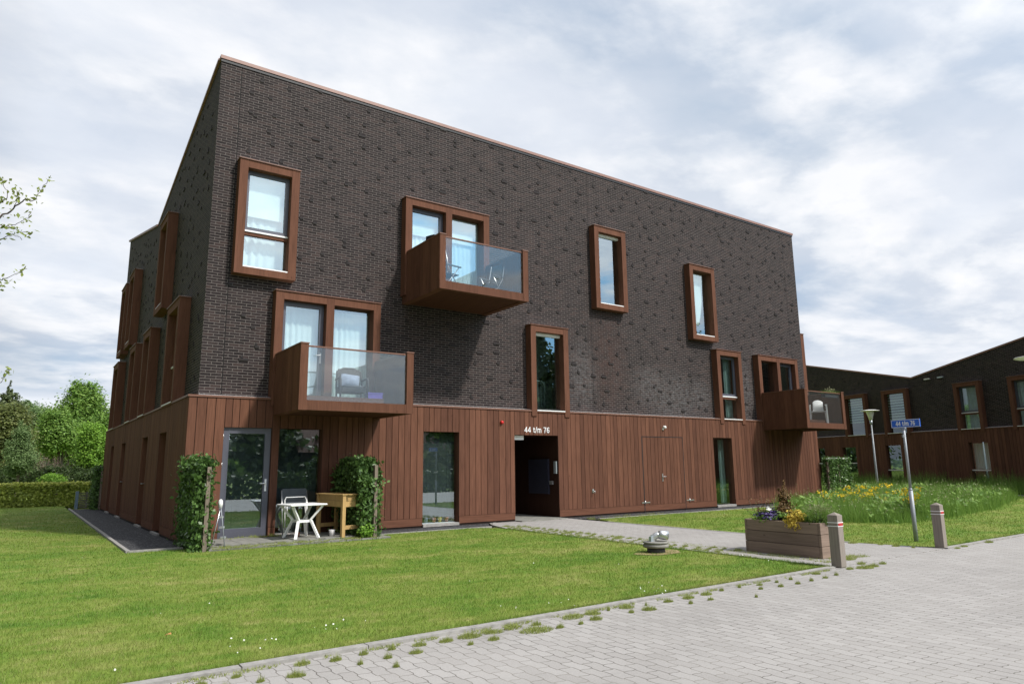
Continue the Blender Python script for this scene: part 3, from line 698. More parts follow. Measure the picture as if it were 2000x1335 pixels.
# ground floor openings
def lining(x0, x1, z0, z1, d=.34, mat='clad'):
    b = MB(); y0 = -WT+.0215; y1 = -WT+d
    b.quad((x0, y0, z0), (x0, y1, z0), (x0, y1, z1), (x0, y0, z1)); b.quad((x1, y0, z0), (x1, y1, z0), (x1, y1, z1), (x1, y0, z1)); b.quad((x0, y0, z1), (x1, y0, z1), (x1, y1, z1), (x0, y1, z1)); b.quad((x0, y0, z0), (x1, y0, z0), (x1, y1, z0), (x0, y1, z0))
    return b
def ground_window(o, fr, blind=True, sash=None):
    x0, x1, z0, z1 = o
    wd = put(lining(x0, x1, z0, z1), 'window', M['frame'], fr); YG = -WT+.13
    g = MB(); g.quad((x0+.02, YG, z0+.05), (x1-.02, YG, z0+.05), (x1-.02, YG, z1-.015), (x0+.02, YG, z1-.015)); sub(g, 'pane', M['glass'], wd)
    s_ = MB(); s_.box(x0+.002, -WT-.03, z0-.03, x1-.002, YG, z0+.04); sub(s_, 'sill', M['kerb'], wd)
    if blind: sub(slats(x0+.03, x1-.03, z0+.2, z1-.03, YG+.1), 'blind', M['blind'], wd)
    return wd
ground_window(OP_F['g1'], FF); ground_window(OP_F['g2'], FF)
wd = ground_window(OP_F['g3'], FF, False); sub(curtain_mesh(17.3, 17.6, .2, 2.4, .15, 3), 'curtain', M['stair'], wd)
for i, o in enumerate(OP_L):
    wd = put(lining(*o), 'window' if i in (0, 3) else 'door', M['frame'], FL); YG = -WT+.2
    s_ = MB(); ring(s_, o[0]+.003, o[1]-.003, o[2]+.01, o[3]-.003, .09, YG-.03, YG+.03); sub(s_, 'door_leaf' if i in (1, 2) else 'sash', M['frame'], wd)
    g = MB(); g.quad((o[0]+.09, YG, o[2]+.1), (o[1]-.09, YG, o[2]+.1), (o[1]-.09, YG, o[3]-.09), (o[0]+.09, YG, o[3]-.09)); sub(g, 'pane', M['glass'], wd)
    s_ = MB(); s_.box(o[0]+.002, -WT-.05, o[2]-.06, o[1]-.002, YG, o[2]); sub(s_, 'sill', M['kerb'], wd)
    if i in (1, 2):
        h = MB(); hx = o[0]+.06; h.box(hx-.018, YG-.05, 1.05, hx+.018, YG-.031, 1.28); h.tube([(hx, YG-.04, 1.2), (hx, YG-.16, 1.2), (hx+.12, YG-.16, 1.2)], .014, 6); sub(h, 'handle', M['alu'], wd)
# terrace door
x0, x1, z0, z1 = OP_F['d0']
wd = put(lining(x0, x1, z0, z1), 'door', M['frame'], FF); YG = -WT+.10
s_ = MB(); ring(s_, x0+.003, x1-.003, z0+.01, z1-.003, .125, YG-.04, YG+.03); s_.box(x0+.128, YG-.038, z0+.135, x1-.128, YG+.03, z0+.2); sub(s_, 'door_leaf', M['grey'], wd)
g = MB(); g.quad((x0+.128, YG, z0+.2), (x1-.128, YG, z0+.2), (x1-.128, YG, z1-.128), (x0+.128, YG, z1-.128)); sub(g, 'pane', M['glass'], wd)
sub(slats(x0+.13, x1-.13, z0+.2, z1-.13, YG+.06), 'blind', M['blind'], wd)
h = MB(); hx = x1-.075; h.box(hx-.02, YG-.055, 1.08, hx+.02, YG-.041, 1.34); h.tube([(hx, YG-.05, 1.25), (hx, YG-.10, 1.25), (hx-.13, YG-.10, 1.25)], .012, 6); sub(h, 'handle', M['white'], wd)
for z in (.5, 1.6, 2.2):
    h = MB(); h.tube([(x0+.004, YG-.05, z), (x0+.004, YG-.05, z+.1)], .012, 6); sub(h, 'hinge', M['alu'], wd)
# double door: black strips painted in for the shaded gaps round it
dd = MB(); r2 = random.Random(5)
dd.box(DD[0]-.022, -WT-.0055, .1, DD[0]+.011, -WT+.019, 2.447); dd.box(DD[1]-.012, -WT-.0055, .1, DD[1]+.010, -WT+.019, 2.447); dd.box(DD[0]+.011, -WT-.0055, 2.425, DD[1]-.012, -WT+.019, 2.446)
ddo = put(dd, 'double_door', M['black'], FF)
h = MB(); h.box(13.95, -WT-.016, 1.02, 13.99, -WT-.005, 1.27); h.tube([(13.97, -WT-.01, 1.17), (13.97, -WT-.06, 1.17), (14.09, -WT-.06, 1.17)], .012, 6); sub(h, 'handle', M['alu'], ddo)
for hx in (12.98, 15.06):
    h = MB(); h.box(hx, -WT-.014, .37, hx+.36, -WT-.006, .40); h.tube([(hx+.14, -WT-.02, .33), (hx+.14, -WT-.02, .44)], .014, 6); sub(h, 'hinge', M['alu'], ddo)
# entrance recess
x0, x1, z0, z1 = OP_F['ent']
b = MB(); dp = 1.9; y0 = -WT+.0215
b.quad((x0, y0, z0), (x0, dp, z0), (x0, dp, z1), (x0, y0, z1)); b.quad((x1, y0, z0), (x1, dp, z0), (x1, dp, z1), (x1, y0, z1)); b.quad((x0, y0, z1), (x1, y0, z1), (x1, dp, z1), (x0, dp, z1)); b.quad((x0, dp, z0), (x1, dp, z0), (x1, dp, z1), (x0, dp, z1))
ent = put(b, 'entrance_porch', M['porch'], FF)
b = MB(); b.box(x0+.002, -WT-.3, .05, x1-.002, dp-.01, .11); sub(b, 'doorstep', M['slab'], ent)
b = MB(); b.box(x1-.07, .2, .75, x1-.005, 1.15, 1.75)
for zz_ in range(5): b.box(x1-.08, .2, .93+zz_*.165, x1-.071, 1.15, .94+zz_*.165)
sub(b, 'mailbox_block', M['mailbox'], ent)
b = MB(); b.box(x1-.05, -.16, 1.33, x1-.004, -.05, 1.68); sub(b, 'intercom', M['zinc'], ent)
b = MB(); b.box(x1-.07, .02, 1.02, x1-.004, .14, 1.13); sub(b, 'handle', M['alu'], ent)
b = MB(); b.box(x0+.05, -.1, z1-.13, x0+.4, .02, z1-.01); sub(b, 'lamp', M['plastic'], ent)
text('house_number', '44 t/m 76', .152, M['white'], bld, (8.48, -WT-.006, 2.485), .88)
b = MB(); b.lathe([(.045, 0), (.05, .02), (.04, .06), (.015, .07)], n=14); o = b.build('alarm_light', M['red'], bld, (7.70, -WT-.003, 2.74)); o.rotation_euler = (R(90), 0, 0)
b = MB(); b.tube([(14.13, -WT-.004, 2.76), (14.13, -WT-.09, 2.75)], .045, 10); b.tube([(14.13, -WT-.091, 2.75), (14.13, -WT-.11, 2.75)], .028, 10); b.tube([(14.09, -WT-.01, 2.69), (14.09, -WT-.03, 2.69)], .03, 8); put(b, 'security_camera', M['plastic'], FF)
b = MB(); b.box(10.93, -WT-.02, .76, 10.99, -WT-.005, .86); b.tube([(10.96, -WT-.01, .82), (10.96, -WT-.09, .80), (10.96, -WT-.09, .74)], .014, 6); put(b, 'water_tap', M['alu'], FF)
b = MB(); b.box(4.02, -.05, 3.45, 4.18, -.004, 3.49); put(b, 'vent_spout', M['flash'], FF)

# balconies
def boards_y(b, x, y0, y1, z0, z1, th, seed):
    r = random.Random(seed); n = round((y1-y0)/.14); k = (y1-y0)/n
    for i in range(n): b.box(x-th+r.uniform(0, .003), y0+i*k+.002, z0, x, y0+(i+1)*k-.002, z1)
def balcony(x0, x1, z0, z1, seed):
    yf = -2.0; pw = .165; yb = -.002
    b = MB(); b.box(x0+.02, yf, z0, x0+pw, yb, z1-.02); boards_y(b, x0+.02, yf+.0, yb, z0+.002, z1-.02, .02, seed)
    b.box(x1-pw, yf, z0, x1-.02, yb, z1-.02); b.box(x1-.02, yf+.001, z0+.002, x1, yb, z1-.02)
    b.box(x0+pw, yf+.006, z0+.003, x1-pw, yf+.14, z0+.205); b.box(x0+pw, yf+.55, z0+.2, x1-pw-.3, yf+.62, z0+.36)
    o = put(b, 'balcony', M['frame'], FF)
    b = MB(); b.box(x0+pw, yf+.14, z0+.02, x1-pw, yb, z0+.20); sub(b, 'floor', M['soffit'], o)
    b = MB(); b.box(x0-.008, yf-.012, z1-.02, x0+pw+.01, yb, z1+.006); sub(b, 'parapet_cap', M['cap'], o); b = MB(); b.box(x1-pw-.01, yf-.012, z1-.02, x1+.008, yb, z1+.006); sub(b, 'parapet_cap', M['cap'], o)
    b = MB(); b.box(x0+pw, yf+.045, z0+.2055, x1-pw, yf+.057, z1-.075); sub(b, 'balustrade_glass', M['bglass'], o)
    b = MB(); b.box(x0+pw+.011, yf+.03, z1-.075, x1-pw-.011, yf+.072, z1-.045); sub(b, 'rail', M['cap'], o)
    return o
balcony(1.52, 4.10, 2.73, 4.12, 1); balcony(4.75, 7.38, 5.73, 7.10, 2); balcony(19.54, 22.10, 2.76, 4.15, 3)

# ------------------------------------------------------------------ second apartment building
U = np.array([-0.27582488, -0.96120791]); S0 = np.array([38.3, 8.5])
b2 = empty('apartment_building', (S0[0], S0[1], 0), math.atan2(U[1], U[0]), 'low dark brick building in shade with V-shaped roofline behind the flower meadow', 'building')
F0 = dict(loc=(0, 0, 0), rot=0.0)
B2W = [(2.02, 3.70, 3.08, 5.50), (4.87, 6.50, 3.08, 5.50), (9.28, 10.66, 3.08, 5.42), (12.05, 13.7, 3.08, 5.42), (15.5, 16.9, 3.08, 5.42)]
B2G = [(-.45, .22, .12, 2.43), (1.65, 2.66, .12, 2.43), (4.78, 5.78, .12, 2.45), (9.72, 10.70, .12, 2.45), (15.0, 16.0, .12, 2.45)]
SA, SB = -6.0, 24.0
zl = lambda s: 6.04+(6.74-s)*.231 if s < 6.74 else 6.04+(s-6.74)*.182
bb = MB(); holes_wall(bb, SA, SB, 3.0, 6.04, [(a+.12, c-.12, d, e-.12) for a, c, d, e in B2W], 0)
bb.poly([(SA, 0, 6.04), (6.74, 0, 6.04), (SA, 0, zl(SA))]); bb.poly([(6.74, 0, 6.04), (SB, 0, 6.04), (SB, 0, zl(SB))])
bb.mi = 1; studs(bb, SA, SB, 3.2, 9, B2W, 0, top=lambda s: zl(s)-.2, seed=21, cw=1.0)
bb.mi = 0; bb.quad((SB, 0, 0), (SB, 9, 0), (SB, 9, 3.2), (SB, 0, zl(SB))); bb.quad((SA, 0, 0), (SA, 9, 0), (SA, 9, 3.2), (SA, 0, zl(SA))); bb.quad((SA, 9, 0), (SB, 9, 0), (SB, 9, 3.2), (SA, 9, 3.2))
bb.mi = 0; put(bb, 'brick_wall', [M['brick2'], M['stud']], F0, b2)
bb = MB(); bb.quad((SA, 0, zl(SA)-.02), (6.74, 0, 6.02), (6.74, 9, 3.2), (SA, 9, 3.2)); bb.quad((6.74, 0, 6.02), (SB, 0, zl(SB)-.02), (SB, 9, 3.2), (6.74, 9, 3.2)); put(bb, 'roof', M['dgrey'], F0, b2)
bb = MB(); bb.beam((SA, .03, zl(SA)+.01), (6.74, .03, 6.05), .14, .08); bb.beam((6.74, .03, 6.05), (SB, .03, zl(SB)+.01), .14, .08); put(bb, 'roof_coping', M['coping'], F0, b2)
_b = bld; bld = b2
cladding(SA, SB, B2G, F0, seed=31); ledge(SA, SB, [o[:2] for o in B2W], F0)
bld = _b
for i, o in enumerate(B2W):
    wd, q = window('window', *o, F0, 'fixed' if i < 2 else 'transom', b2, zt=3.88)
    if i < 2:
        zb = MB(); z = 3.85
        while z < o[3]-.25: zb.quad((q[0], .03, z), (q[1], .03, z), (q[1], .03, z+.085), (q[0], .03, z+.085)); z += .15
        sub(zb, 'striped_blind', M['zebra'], wd)
    else: sub(curtain_mesh(q[0], q[1], q[2], q[3], .14, 6), 'curtain', M['zebra'], wd)
for i, o in enumerate(B2G):
    wd = put(lining(*o), 'window', M['frame'], F0, b2); YG = -WT+.13
    g = MB(); g.quad((o[0]+.02, YG, o[2]), (o[1]-.02, YG, o[2]), (o[1]-.02, YG, o[3]), (o[0]+.02, YG, o[3])); sub(g, 'pane', M['glass'], wd)
    t_ = MB(); zt = 1.1 if i > 1 else 1.5; t_.box(o[0], YG-.10, zt-.03, o[1], YG+.03, zt+.03); sub(t_, 'transom', M['flash'], wd)
    if i == 3: sub(curtain_mesh(o[0]+.05, o[1]-.4, 1.15, 2.4, .05, 4), 'curtain', M['curtain'], wd); sub(curtain_mesh(o[1]-.38, o[1]-.03, 1.15, 2.4, .05, 3), 'curtain', M['curtain'], wd)
    if i == 2: sub(MB().quad((o[0]+.02, .02, 1.15), (o[1]-.02, .02, 1.15), (o[1]-.02, .02, 1.72), (o[0]+.02, .02, 1.72)), 'roller_blind', M['zebra'], wd)
for s_ in (7.72, 8.5):
    v = MB(); v.box(s_-.15, -.09, 5.84, s_+.17, -.004, 5.91); put(v, 'vent_spout', M['flash'] if s_ < 8 else M['zinc'], F0, b2)
bb = MB(); bb.quad((SA+.1, 2.4, 0), (SB-.1, 2.4, 0), (SB-.1, 2.4, 5.1), (SA+.1, 2.4, 5.1)); bb.box(SA+.1, .3, 2.85, SB-.1, 2.4, 3.0); put(bb, 'interior_wall', M['roomd'], F0, b2)

# ------------------------------------------------------------------ foliage helpers
def leaf_quads(c, nrm, size, aspect=1.4):
    """c (N,3) centres, nrm (N,3) normals, size (N,)"""
    n = nrm/np.linalg.norm(nrm, axis=1, keepdims=True)
    r = rng.normal(size=n.shape); a = np.cross(n, r); a /= np.linalg.norm(a, axis=1, keepdims=True); b = np.cross(n, a)
    a = a*size[:, None]*.5*aspect; b = b*size[:, None]*.5
    return np.stack([c-a, c-b*.9+a*.1, c+a, c+b*.9+a*.1], 1).reshape(-1, 3)
def crown(blobs, n, size, spread=.55, up=.5):
    """leaf clumps spread through ellipsoids (cx,cy,cz,rx,ry,rz)"""
    vol = np.array([b_[3]*b_[4]*b_[5] for b_ in blobs])**.72; cnt = (n*vol/vol.sum()).astype(int); out = []
    for b_, k in zip(blobs, cnt):
        if k < 4: continue
        c0 = np.array(b_[:3]); rad = np.array(b_[3:6]); ncl = max(5, k//34)
        d = rng.normal(size=(ncl, 3)); d /= np.linalg.norm(d, axis=1, keepdims=True)
        rr = rng.uniform(.45, 1.08, (ncl, 1)); cc = d*rr
        cs = rng.uniform(.5, 1.5, ncl)
        pick = rng.integers(0, ncl, k)
        off = rng.normal(size=(k, 3))*(.16*cs[pick])[:, None]
        pos = cc[pick]+off; pts = c0+pos*rad
        nr = pos/np.maximum(np.linalg.norm(pos, axis=1, keepdims=True), .2)*spread+np.array([0, 0, up])+rng.normal(size=(k, 3))*.55
        out.append(leaf_quads(pts, nr, size*rng.uniform(.6, 1.4, k)))
    return np.concatenate(out)
def limb(b, p, q, r0, r1, wob=.12, seg=5):
    p, q = np.array(p, float), np.array(q, float); L = np.linalg.norm(q-p); pts = []
    for i in range(seg+1):
        t = i/seg; o = rng.normal(size=3)*wob*L*.18*math.sin(math.pi*t); pts.append(tuple(p+(q-p)*t+o))
    b.tube(pts, [r0+(r1-r0)*i/seg for i in range(seg+1)], 7)
    return pts
def tree(name, base, blobs, n, size, mat, label, trunk_r=.14, cat='tree', group=None, bark='bark', limbs=7):
    t = empty(name, base, 0, label, cat, group)
    top = max(b_[2] for b_ in blobs); b = MB()
    tp = limb(b, (0, 0, -.1), (blobs[0][0]*.3, blobs[0][1]*.3, top*.92), trunk_r, trunk_r*.25, .08, 6)
    for i in range(limbs):
        b_ = blobs[i % len(blobs)]; s_ = tp[min(1+i % 4, len(tp)-1)]
        limb(b, s_, (b_[0]+rng.uniform(-.6, .6)*b_[3], b_[1]+rng.uniform(-.6, .6)*b_[4], b_[2]+rng.uniform(-.3, .6)*b_[5]), trunk_r*.42, trunk_r*.08)
    b.build('trunk', M[bark], t)
    np_mesh('crown', crown(blobs, n, size), 4, M[mat], t)
    return t
def bg(x, depth): p = at_depth(x, 930, depth); return (p[0], p[1], 0.0)
def blobs_px(x_list, depth, base):
    """crown blobs measured on the photo as (x, y, rx, ry) at a depth -> metres round the base"""
    out = []
    for (x, y, rx, ry, dd_) in x_list:
        p = at_depth(x, y, depth+dd_); k = (depth+dd_)/FPX
        out.append((p[0]-base[0], p[1]-base[1], p[2]-base[2], rx*k, rx*k*.9, ry*k))
    return out
def bgtree(x, depth, bl, n, size, mat, label, **kw):
    base = bg(x, depth); return tree(kw.pop('name', 'broadleaf_tree'), base, blobs_px(bl, depth, base), n, size, M and mat, label, **kw)
GT = 'trees behind the clipped hedge'
bgtree(165, 52, [(163, 790, 34, 42, 0), (140, 830, 42, 45, 1), (188, 835, 38, 48, 0), (120, 850, 36, 36, -1), (165, 870, 62, 40, 0), (158, 765, 18, 22, 0)], 57600, 0.126, 't_green', 'tallest green tree beside the building corner, round top against the sky', group=GT, trunk_r=.22)
bgtree(182, 37, [(180, 850, 24, 24, 0), (186, 885, 30, 34, 0), (168, 912, 26, 20, 0), (200, 908, 20, 22, 0)], 24000, 0.071, 't_bright', 'bright yellow-green tree right against the building corner', group=GT, trunk_r=.09)
bgtree(112, 46, [(112, 830, 26, 30, 0), (125, 850, 32, 30, 0), (100, 858, 22, 26, 0)], 21600, 0.109, 't_green', 'mid green tree just left of the tallest tree', group=GT)
bgtree(70, 58, [(62, 815, 34, 24, 0), (84, 825, 24, 24, 0), (45, 800, 16, 18, 0), (70, 850, 40, 40, 0)], 28800, 0.126, 't_pale', 'pale grey-green tree behind the olive one', group=GT)
bgtree(97, 60, [(94, 818, 10, 20, 0), (104, 835, 18, 24, 0), (96, 860, 26, 30, 0)], 12480, 0.118, 't_pale', 'small pale tree between the mid green tree and the grey-green one', group=GT)
bgtree(18, 48, [(19, 762, 4, 16, 0), (19, 778, 14, 12, 0), (20, 795, 24, 14, 0), (14, 815, 34, 20, 0), (10, 845, 40, 30, 0)], 24000, 0.118, 't_dark', 'dark pointed conifer at the left edge of the wood', group=GT, name='conifer')
bgtree(14, 38, [(22, 820, 30, 28, 0), (8, 855, 42, 40, 0), (40, 845, 18, 30, 0), (10, 905, 46, 40, 0)], 38400, 0.092, 't_olive', 'wide olive-brown tree in front of the conifer', group=GT, trunk_r=.2)
bgtree(35, 33.5, [(42, 848, 14, 22, 0), (36, 880, 24, 24, 0), (46, 900, 24, 20, 0), (30, 915, 18, 14, 0)], 14400, 0.055, 't_pale', 'slim young tree with a thin pale trunk behind the hedge', group=GT, trunk_r=.045, name='young_tree', bark='post')
base = bg(112, 36.5); t = empty('shrub', base, 0, 'leafless brown shrub of upright twigs behind the hedge', 'shrub', 'shrubs behind the clipped hedge'); b = MB(); c_ = []
for i in range(190):
    bx_ = rng.uniform(-1.0, 1.1); x_ = bx_+rng.normal()*.22; h_ = rng.uniform(1.2, 2.35)
    p0 = np.array([x_*.55, rng.normal()*.3, 0]); p2 = np.array([x_*1.25, rng.normal()*.5, h_])
    b.tube([tuple(p0), tuple(p0+(p2-p0)*.5+rng.normal(size=3)*.07), tuple(p2)], [.016, .010, .004], 4)
    for k in range(26): u_ = rng.uniform(.35, 1.05); c_.append(p0+(p2-p0)*u_+rng.normal(size=3)*.10)
b.build('twigs', M['twig'], t); c_ = np.array(c_); np_mesh('fine_twigs', leaf_quads(c_, rng.normal(size=c_.shape)*.5+np.array([0, -1, 0]), rng.uniform(.015, .045, len(c_)), 3.5), 4, M['t_twig'], t)
bgtree(95, 35, [(95, 930, 30, 18, 0), (60, 935, 40, 22, 1), (20, 935, 44, 24, 1), (140, 935, 40, 24, 1), (180, 938, 30, 20, 0)], 33600, 0.071, 't_under', 'low dark shrub growing all along the back of the hedge', group='shrubs behind the clipped hedge', trunk_r=.05, name='shrub', cat='shrub')
bgtree(104, 33, [(102, 938, 20, 12, 0)], 4320, 0.050, 't_bright', 'small light green shrub showing just above the hedge', group='shrubs behind the clipped hedge', trunk_r=.03, name='shrub', cat='shrub', limbs=3)
# far wood behind everything on the left (reads as one mass)
fw = [(-70+i*9+rnd.uniform(-3, 3), 78+rnd.uniform(-6, 10), rnd.uniform(2, 3.5), 6, 5, rnd.uniform(3, 4.6)) for i in range(9)]
tag(np_mesh('far_wood', crown(fw, 14000, .6), 4, M['t_under']), 'dark wood far behind the trees', 'wood', kind='stuff')
# clipped hedge
def box_leaves(x0, x1, y0, y1, z0, z1, n, size, rough=.04):
    p = rng.uniform(size=(n, 3)); f = rng.integers(0, 6, n); nr = rng.normal(size=(n, 3))*.55; s_ = np.array([x1-x0, y1-y0, z1-z0])
    ar = np.array([s_[1]*s_[2]]*2+[s_[0]*s_[2]]*2+[s_[0]*s_[1]]*2); f = rng.choice(6, n, p=ar/ar.sum())
    for k in range(6):
        a = k//2; mk = f == k; d = np.abs(rng.normal(size=mk.sum()))*rough*2.2/s_[a]
        p[mk, a] = np.where(k % 2 == 0, d-.3*rough/s_[a], 1-d+.3*rough/s_[a]); nr[mk, a] += -1.0 if k % 2 == 0 else 1.0
    c = np.array([x0, y0, z0])+p*s_+rng.normal(size=(n, 3))*rough
    return leaf_quads(c, nr, size*rng.uniform(.6, 1.4, n))
hd = np_mesh('hedge', box_leaves(-26, -.2, 20.4, 21.3, .02, 1.02, 42000, .085, .05), 4, M['hedge'])
q_ = np.stack([rng.uniform(-26, -.2, 9000), 20.4+np.abs(rng.normal(size=9000))*.28, 1.02+rng.normal(size=9000)*.045], 1)
np_mesh('fresh_growth', leaf_quads(q_, rng.normal(size=q_.shape)*.5+np.array([0, -.5, .6]), .085*rng.uniform(.5, 1.3, 9000)), 4, M['fresh'], hd)
tag(hd, 'long low clipped yellow-green hedge across the far end of the lawn', 'hedge')
# ivy screens by the terraces
def ivy(loc, L, H, label, n, arch=0.0, thick=.30, rz=0.0, group='ivy-covered screens beside the building', post=True, top_bar=False):
    t = empty('ivy_screen', loc, rz, label, 'ivy screen', group)
    q = box_leaves(-thick/2, thick/2, 0, L, 0.0, H, int(n*1.7), .056, .045).reshape(-1, 4, 3); c = q.mean(1)
    keep = np.ones(len(c), bool)
    if arch:
        d = np.minimum(c[:, 1], L-c[:, 1]); lim = H-arch*np.clip(1-d/arch, 0, 1)**2
        keep = c[:, 2] < lim
        m2 = ~keep; q[m2] += np.stack([np.zeros(m2.sum()), np.zeros(m2.sum()), lim[m2]-c[m2, 2]-rng.uniform(0, .1, m2.sum())], 1)[:, None, :]
    q = np.concatenate([q, q[:n//7]*np.array([1.25, 1.03, 1.02])+rng.normal(size=(n//7, 1, 3))*.05])
    np_mesh('foliage', q.reshape(-1, 3), 4, M['ivy'], t)
    b = MB(); hh = H*(.92 if not arch else .9)
    px_ = thick*.32
    for yy in ((.04, L*.5) if post else (L*.5,)): b.box(px_-.035-thick*.1, yy-.08 if yy < .1 else yy-.03, -.05, px_+.035-thick*.1, yy+.02 if yy < .1 else yy+.03, hh)
    b.build('post', M['post'], t)
    b = MB()
    for k in range(9): b.box(-.012, .02, .1+k*hh/9.5, .012, L-.02, .1+k*hh/9.5+hh/14)
    b.build('lattice', M['t_under'], t)
    if top_bar: b = MB(); b.box(-.05, 0, H-.01, .05, L, H+.03); b.build('top_board', M['flash'], t)
    return t
ivy((-0.14, -1.98, .08), 1.70, 1.66, 'straight-topped ivy screen at the building corner, left of the grey terrace door', 6500, thick=.24)
ivy((3.22, -1.84, .10), 1.60, 1.68, 'round-topped ivy screen behind the pine planter table', 8000, arch=.45, thick=.40)
ivy((23.1, -0.45, .08), 1.55, 1.62, 'ivy screen with a pale top board past the right end of the building', 4500, rz=R(-90), top_bar=True, thick=.22)
ivy((-0.44, 15.9, .08), 1.2, 1.6, 'dark ivy screen at the far back corner of the building', 3500)
# mesh gate at the far end of the gravel
t = empty('wooden_gate', (-1.05, 17.3, .07), 0, 'low grey slatted gate with a blue-grey post across the gravel strip', 'gate')
b = MB(); b.box(-.07, -.05, 0, .04, .05, .70); b.build('gate_post', M['bluepost'], t)
b = MB()
for k in range(9): b.box(.04, -.012, .05+k*.07, .82, .012, .085+k*.07)
for xx in (.3, .6): b.box(xx, -.03, .03, xx+.05, -.013, .68)
b.build('slat_panel', M['fencew'], t)

# tree whose twigs reach in from the left
t = empty('deciduous_tree', tuple(np.append(at_depth(-420, 1000, 8.0)[:2], 0.05)), 0, 'young tree at the left edge, thin twigs with fresh small leaves', 'tree')
tb_ = np.array(t.location); b = MB(); tips = []
def pxp(x, y, d=8.0): return tuple(at_depth(x, y, d)-tb_)
limb(b, (0, 0, 0), pxp(-400, 250), .09, .04, .1)
def Z(x, y): return (x/3.033, 330+y/3.033)
twigs = [([(-380, 620), (-120, 520), Z(0, 290), Z(80, 235), Z(150, 180), Z(200, 190), Z(240, 140), Z(285, 60)], .020, 8.0),
         ([(-120, 520), Z(0, 205), Z(50, 150), Z(25, 100), Z(18, 60)], .010, 8.1), ([(-120, 520), Z(0, 330), Z(60, 345), Z(110, 365), Z(190, 385)], .010, 7.9),
         ([(-120, 520), Z(0, 420), Z(80, 385), Z(130, 420)], .009, 8.0), ([Z(60, 345), Z(120, 310), Z(165, 290), Z(185, 260)], .006, 7.9), ([Z(80, 235), Z(110, 150), Z(100, 130)], .005, 8.0),
         ([(-390, 760), (-150, 590), Z(0, 660), Z(40, 645), Z(110, 610), Z(160, 590)], .012, 8.2), ([(-150, 590), Z(-10, 690), Z(20, 690)], .006, 8.2),
         ([(-400, 900), (-140, 820), Z(0, 1255), Z(30, 1225), Z(58, 1190)], .010, 8.3), ([(-400, 300), (-150, 250), (-60, 300)], .02, 8.0), ([(-400, 350), (-260, 120), (-120, 60)], .02, 8.4), ([(-400, 420), (-600, 250), (-700, 200)], .02, 8.4)]
lc = []
for pts, r0, d in twigs:
    P3 = [np.array(pxp(*p, d+.06*rng.normal())) for p in pts]; fine_ = []
    for a, c in zip(P3, P3[1:]):
        for k in range(4): fine_.append(a+(c-a)*k/4+rng.normal(size=3)*.008)
    fine_.append(P3[-1]); n_ = len(fine_)
    b.tube([tuple(p) for p in fine_], [max(.003, r0*.75*(1-i/n_)) for i in range(n_)], 6)
    for i, p in enumerate(fine_):
        if i < n_*.25 or rng.random() < .25: continue
        for k in range(rng.integers(2, 5) if i < n_-1 else 7): lc.append(p+rng.normal(size=3)*.032)
b.build('trunk', M['bark'], t); lc = np.array(lc)
np_mesh('leaves', leaf_quads(lc, rng.normal(size=lc.shape)+np.array([0, 0, .6]), rng.uniform(.022, .048, len(lc)), 1.6), 4, M['t_spring'], t)

# ------------------------------------------------------------------ grass
def inpoly(x, y, poly):
    r = np.zeros(len(x), bool); j = len(poly)-1
    for i in range(len(poly)):
        xi, yi = poly[i]; xj, yj = poly[j]
        c = ((yi > y) != (yj > y)) & (x < (xj-xi)*(y-yi)/(yj-yi+1e-12)+xi); r ^= c; j = i
    return r
def blades(x, y, z0, h, wd, lean=.5):
    n = len(x); a = rng.uniform(0, 2*math.pi, n); l = rng.uniform(.1, 1, n)*lean*h; la = rng.uniform(0, 2*math.pi, n)
    dx, dy = np.cos(a)*wd/2, np.sin(a)*wd/2
    p0 = np.stack([x-dx, y-dy, np.full(n, z0) if np.isscalar(z0) else z0], 1); p1 = np.stack([x+dx, y+dy, p0[:, 2]], 1)
    p2 = np.stack([x+np.cos(la)*l, y+np.sin(la)*l, p0[:, 2]+h*rng.uniform(.7, 1.15, n)], 1)
    return np.stack([p0, p1, p2], 1).reshape(-1, 3)
def visible(x, y, margin=.25):
    v = np.stack([x, y, np.full(len(x), .1)], 1)-CAM; d = v@CF; u = np.abs(v@CR)/np.maximum(d, .01); t_ = (v@CU)/np.maximum(d, .01)
    return (d > 1) & (u < .75*(1+margin)) & (t_ > -.5*(1+margin))
N = 900000
ang = rng.uniform(R(35.2-55), R(35.2+52), N); dist = 3.2*(40/3.2)**rng.uniform(0, 1, N)**.9
gx = CAM[0]+np.sin(ang)*dist; gy = CAM[1]+np.cos(ang)*dist
keep = visible(gx, gy) & (inpoly(gx, gy, LAWN_A) | inpoly(gx, gy, LAWN_B)) & (gy < 20)
gx, gy, dist = gx[keep], gy[keep], dist[keep]
if len(gx) > 330000: gx, gy, dist = gx[:330000], gy[:330000], dist[:330000]
e_n = 20000; ex = np.concatenate([rng.uniform(-7, 6.6, 13000), np.full(5000, PXL-.05)+rng.normal(size=5000)*.02, rng.uniform(10.2, 20, 2000)]); ey = np.concatenate([RY+.045+np.abs(rng.normal(size=13000))*.035, rng.uniform(RY, -2, 5000), RY+.045+np.abs(rng.normal(size=2000))*.04])
ehh = .02+.05*rng.uniform(size=e_n)*(0.4+.6*np.abs(np.sin(ex*3.1+ey*2.3)*np.sin(ex*7.7)))
gh = np.concatenate([.020+.022*rng.uniform(size=len(gx)), ehh]); gx = np.concatenate([gx, ex]); gy = np.concatenate([gy, ey]); dist = np.hypot(gx-CAM[0], gy-CAM[1])
g = np_mesh('lawn_grass', blades(gx, gy, GZ-.006, gh, np.clip(.0035*dist/6, .003, .012), .9), 3, M['blade'])
tag(g, 'short mown lawn grass', 'grass', kind='stuff')
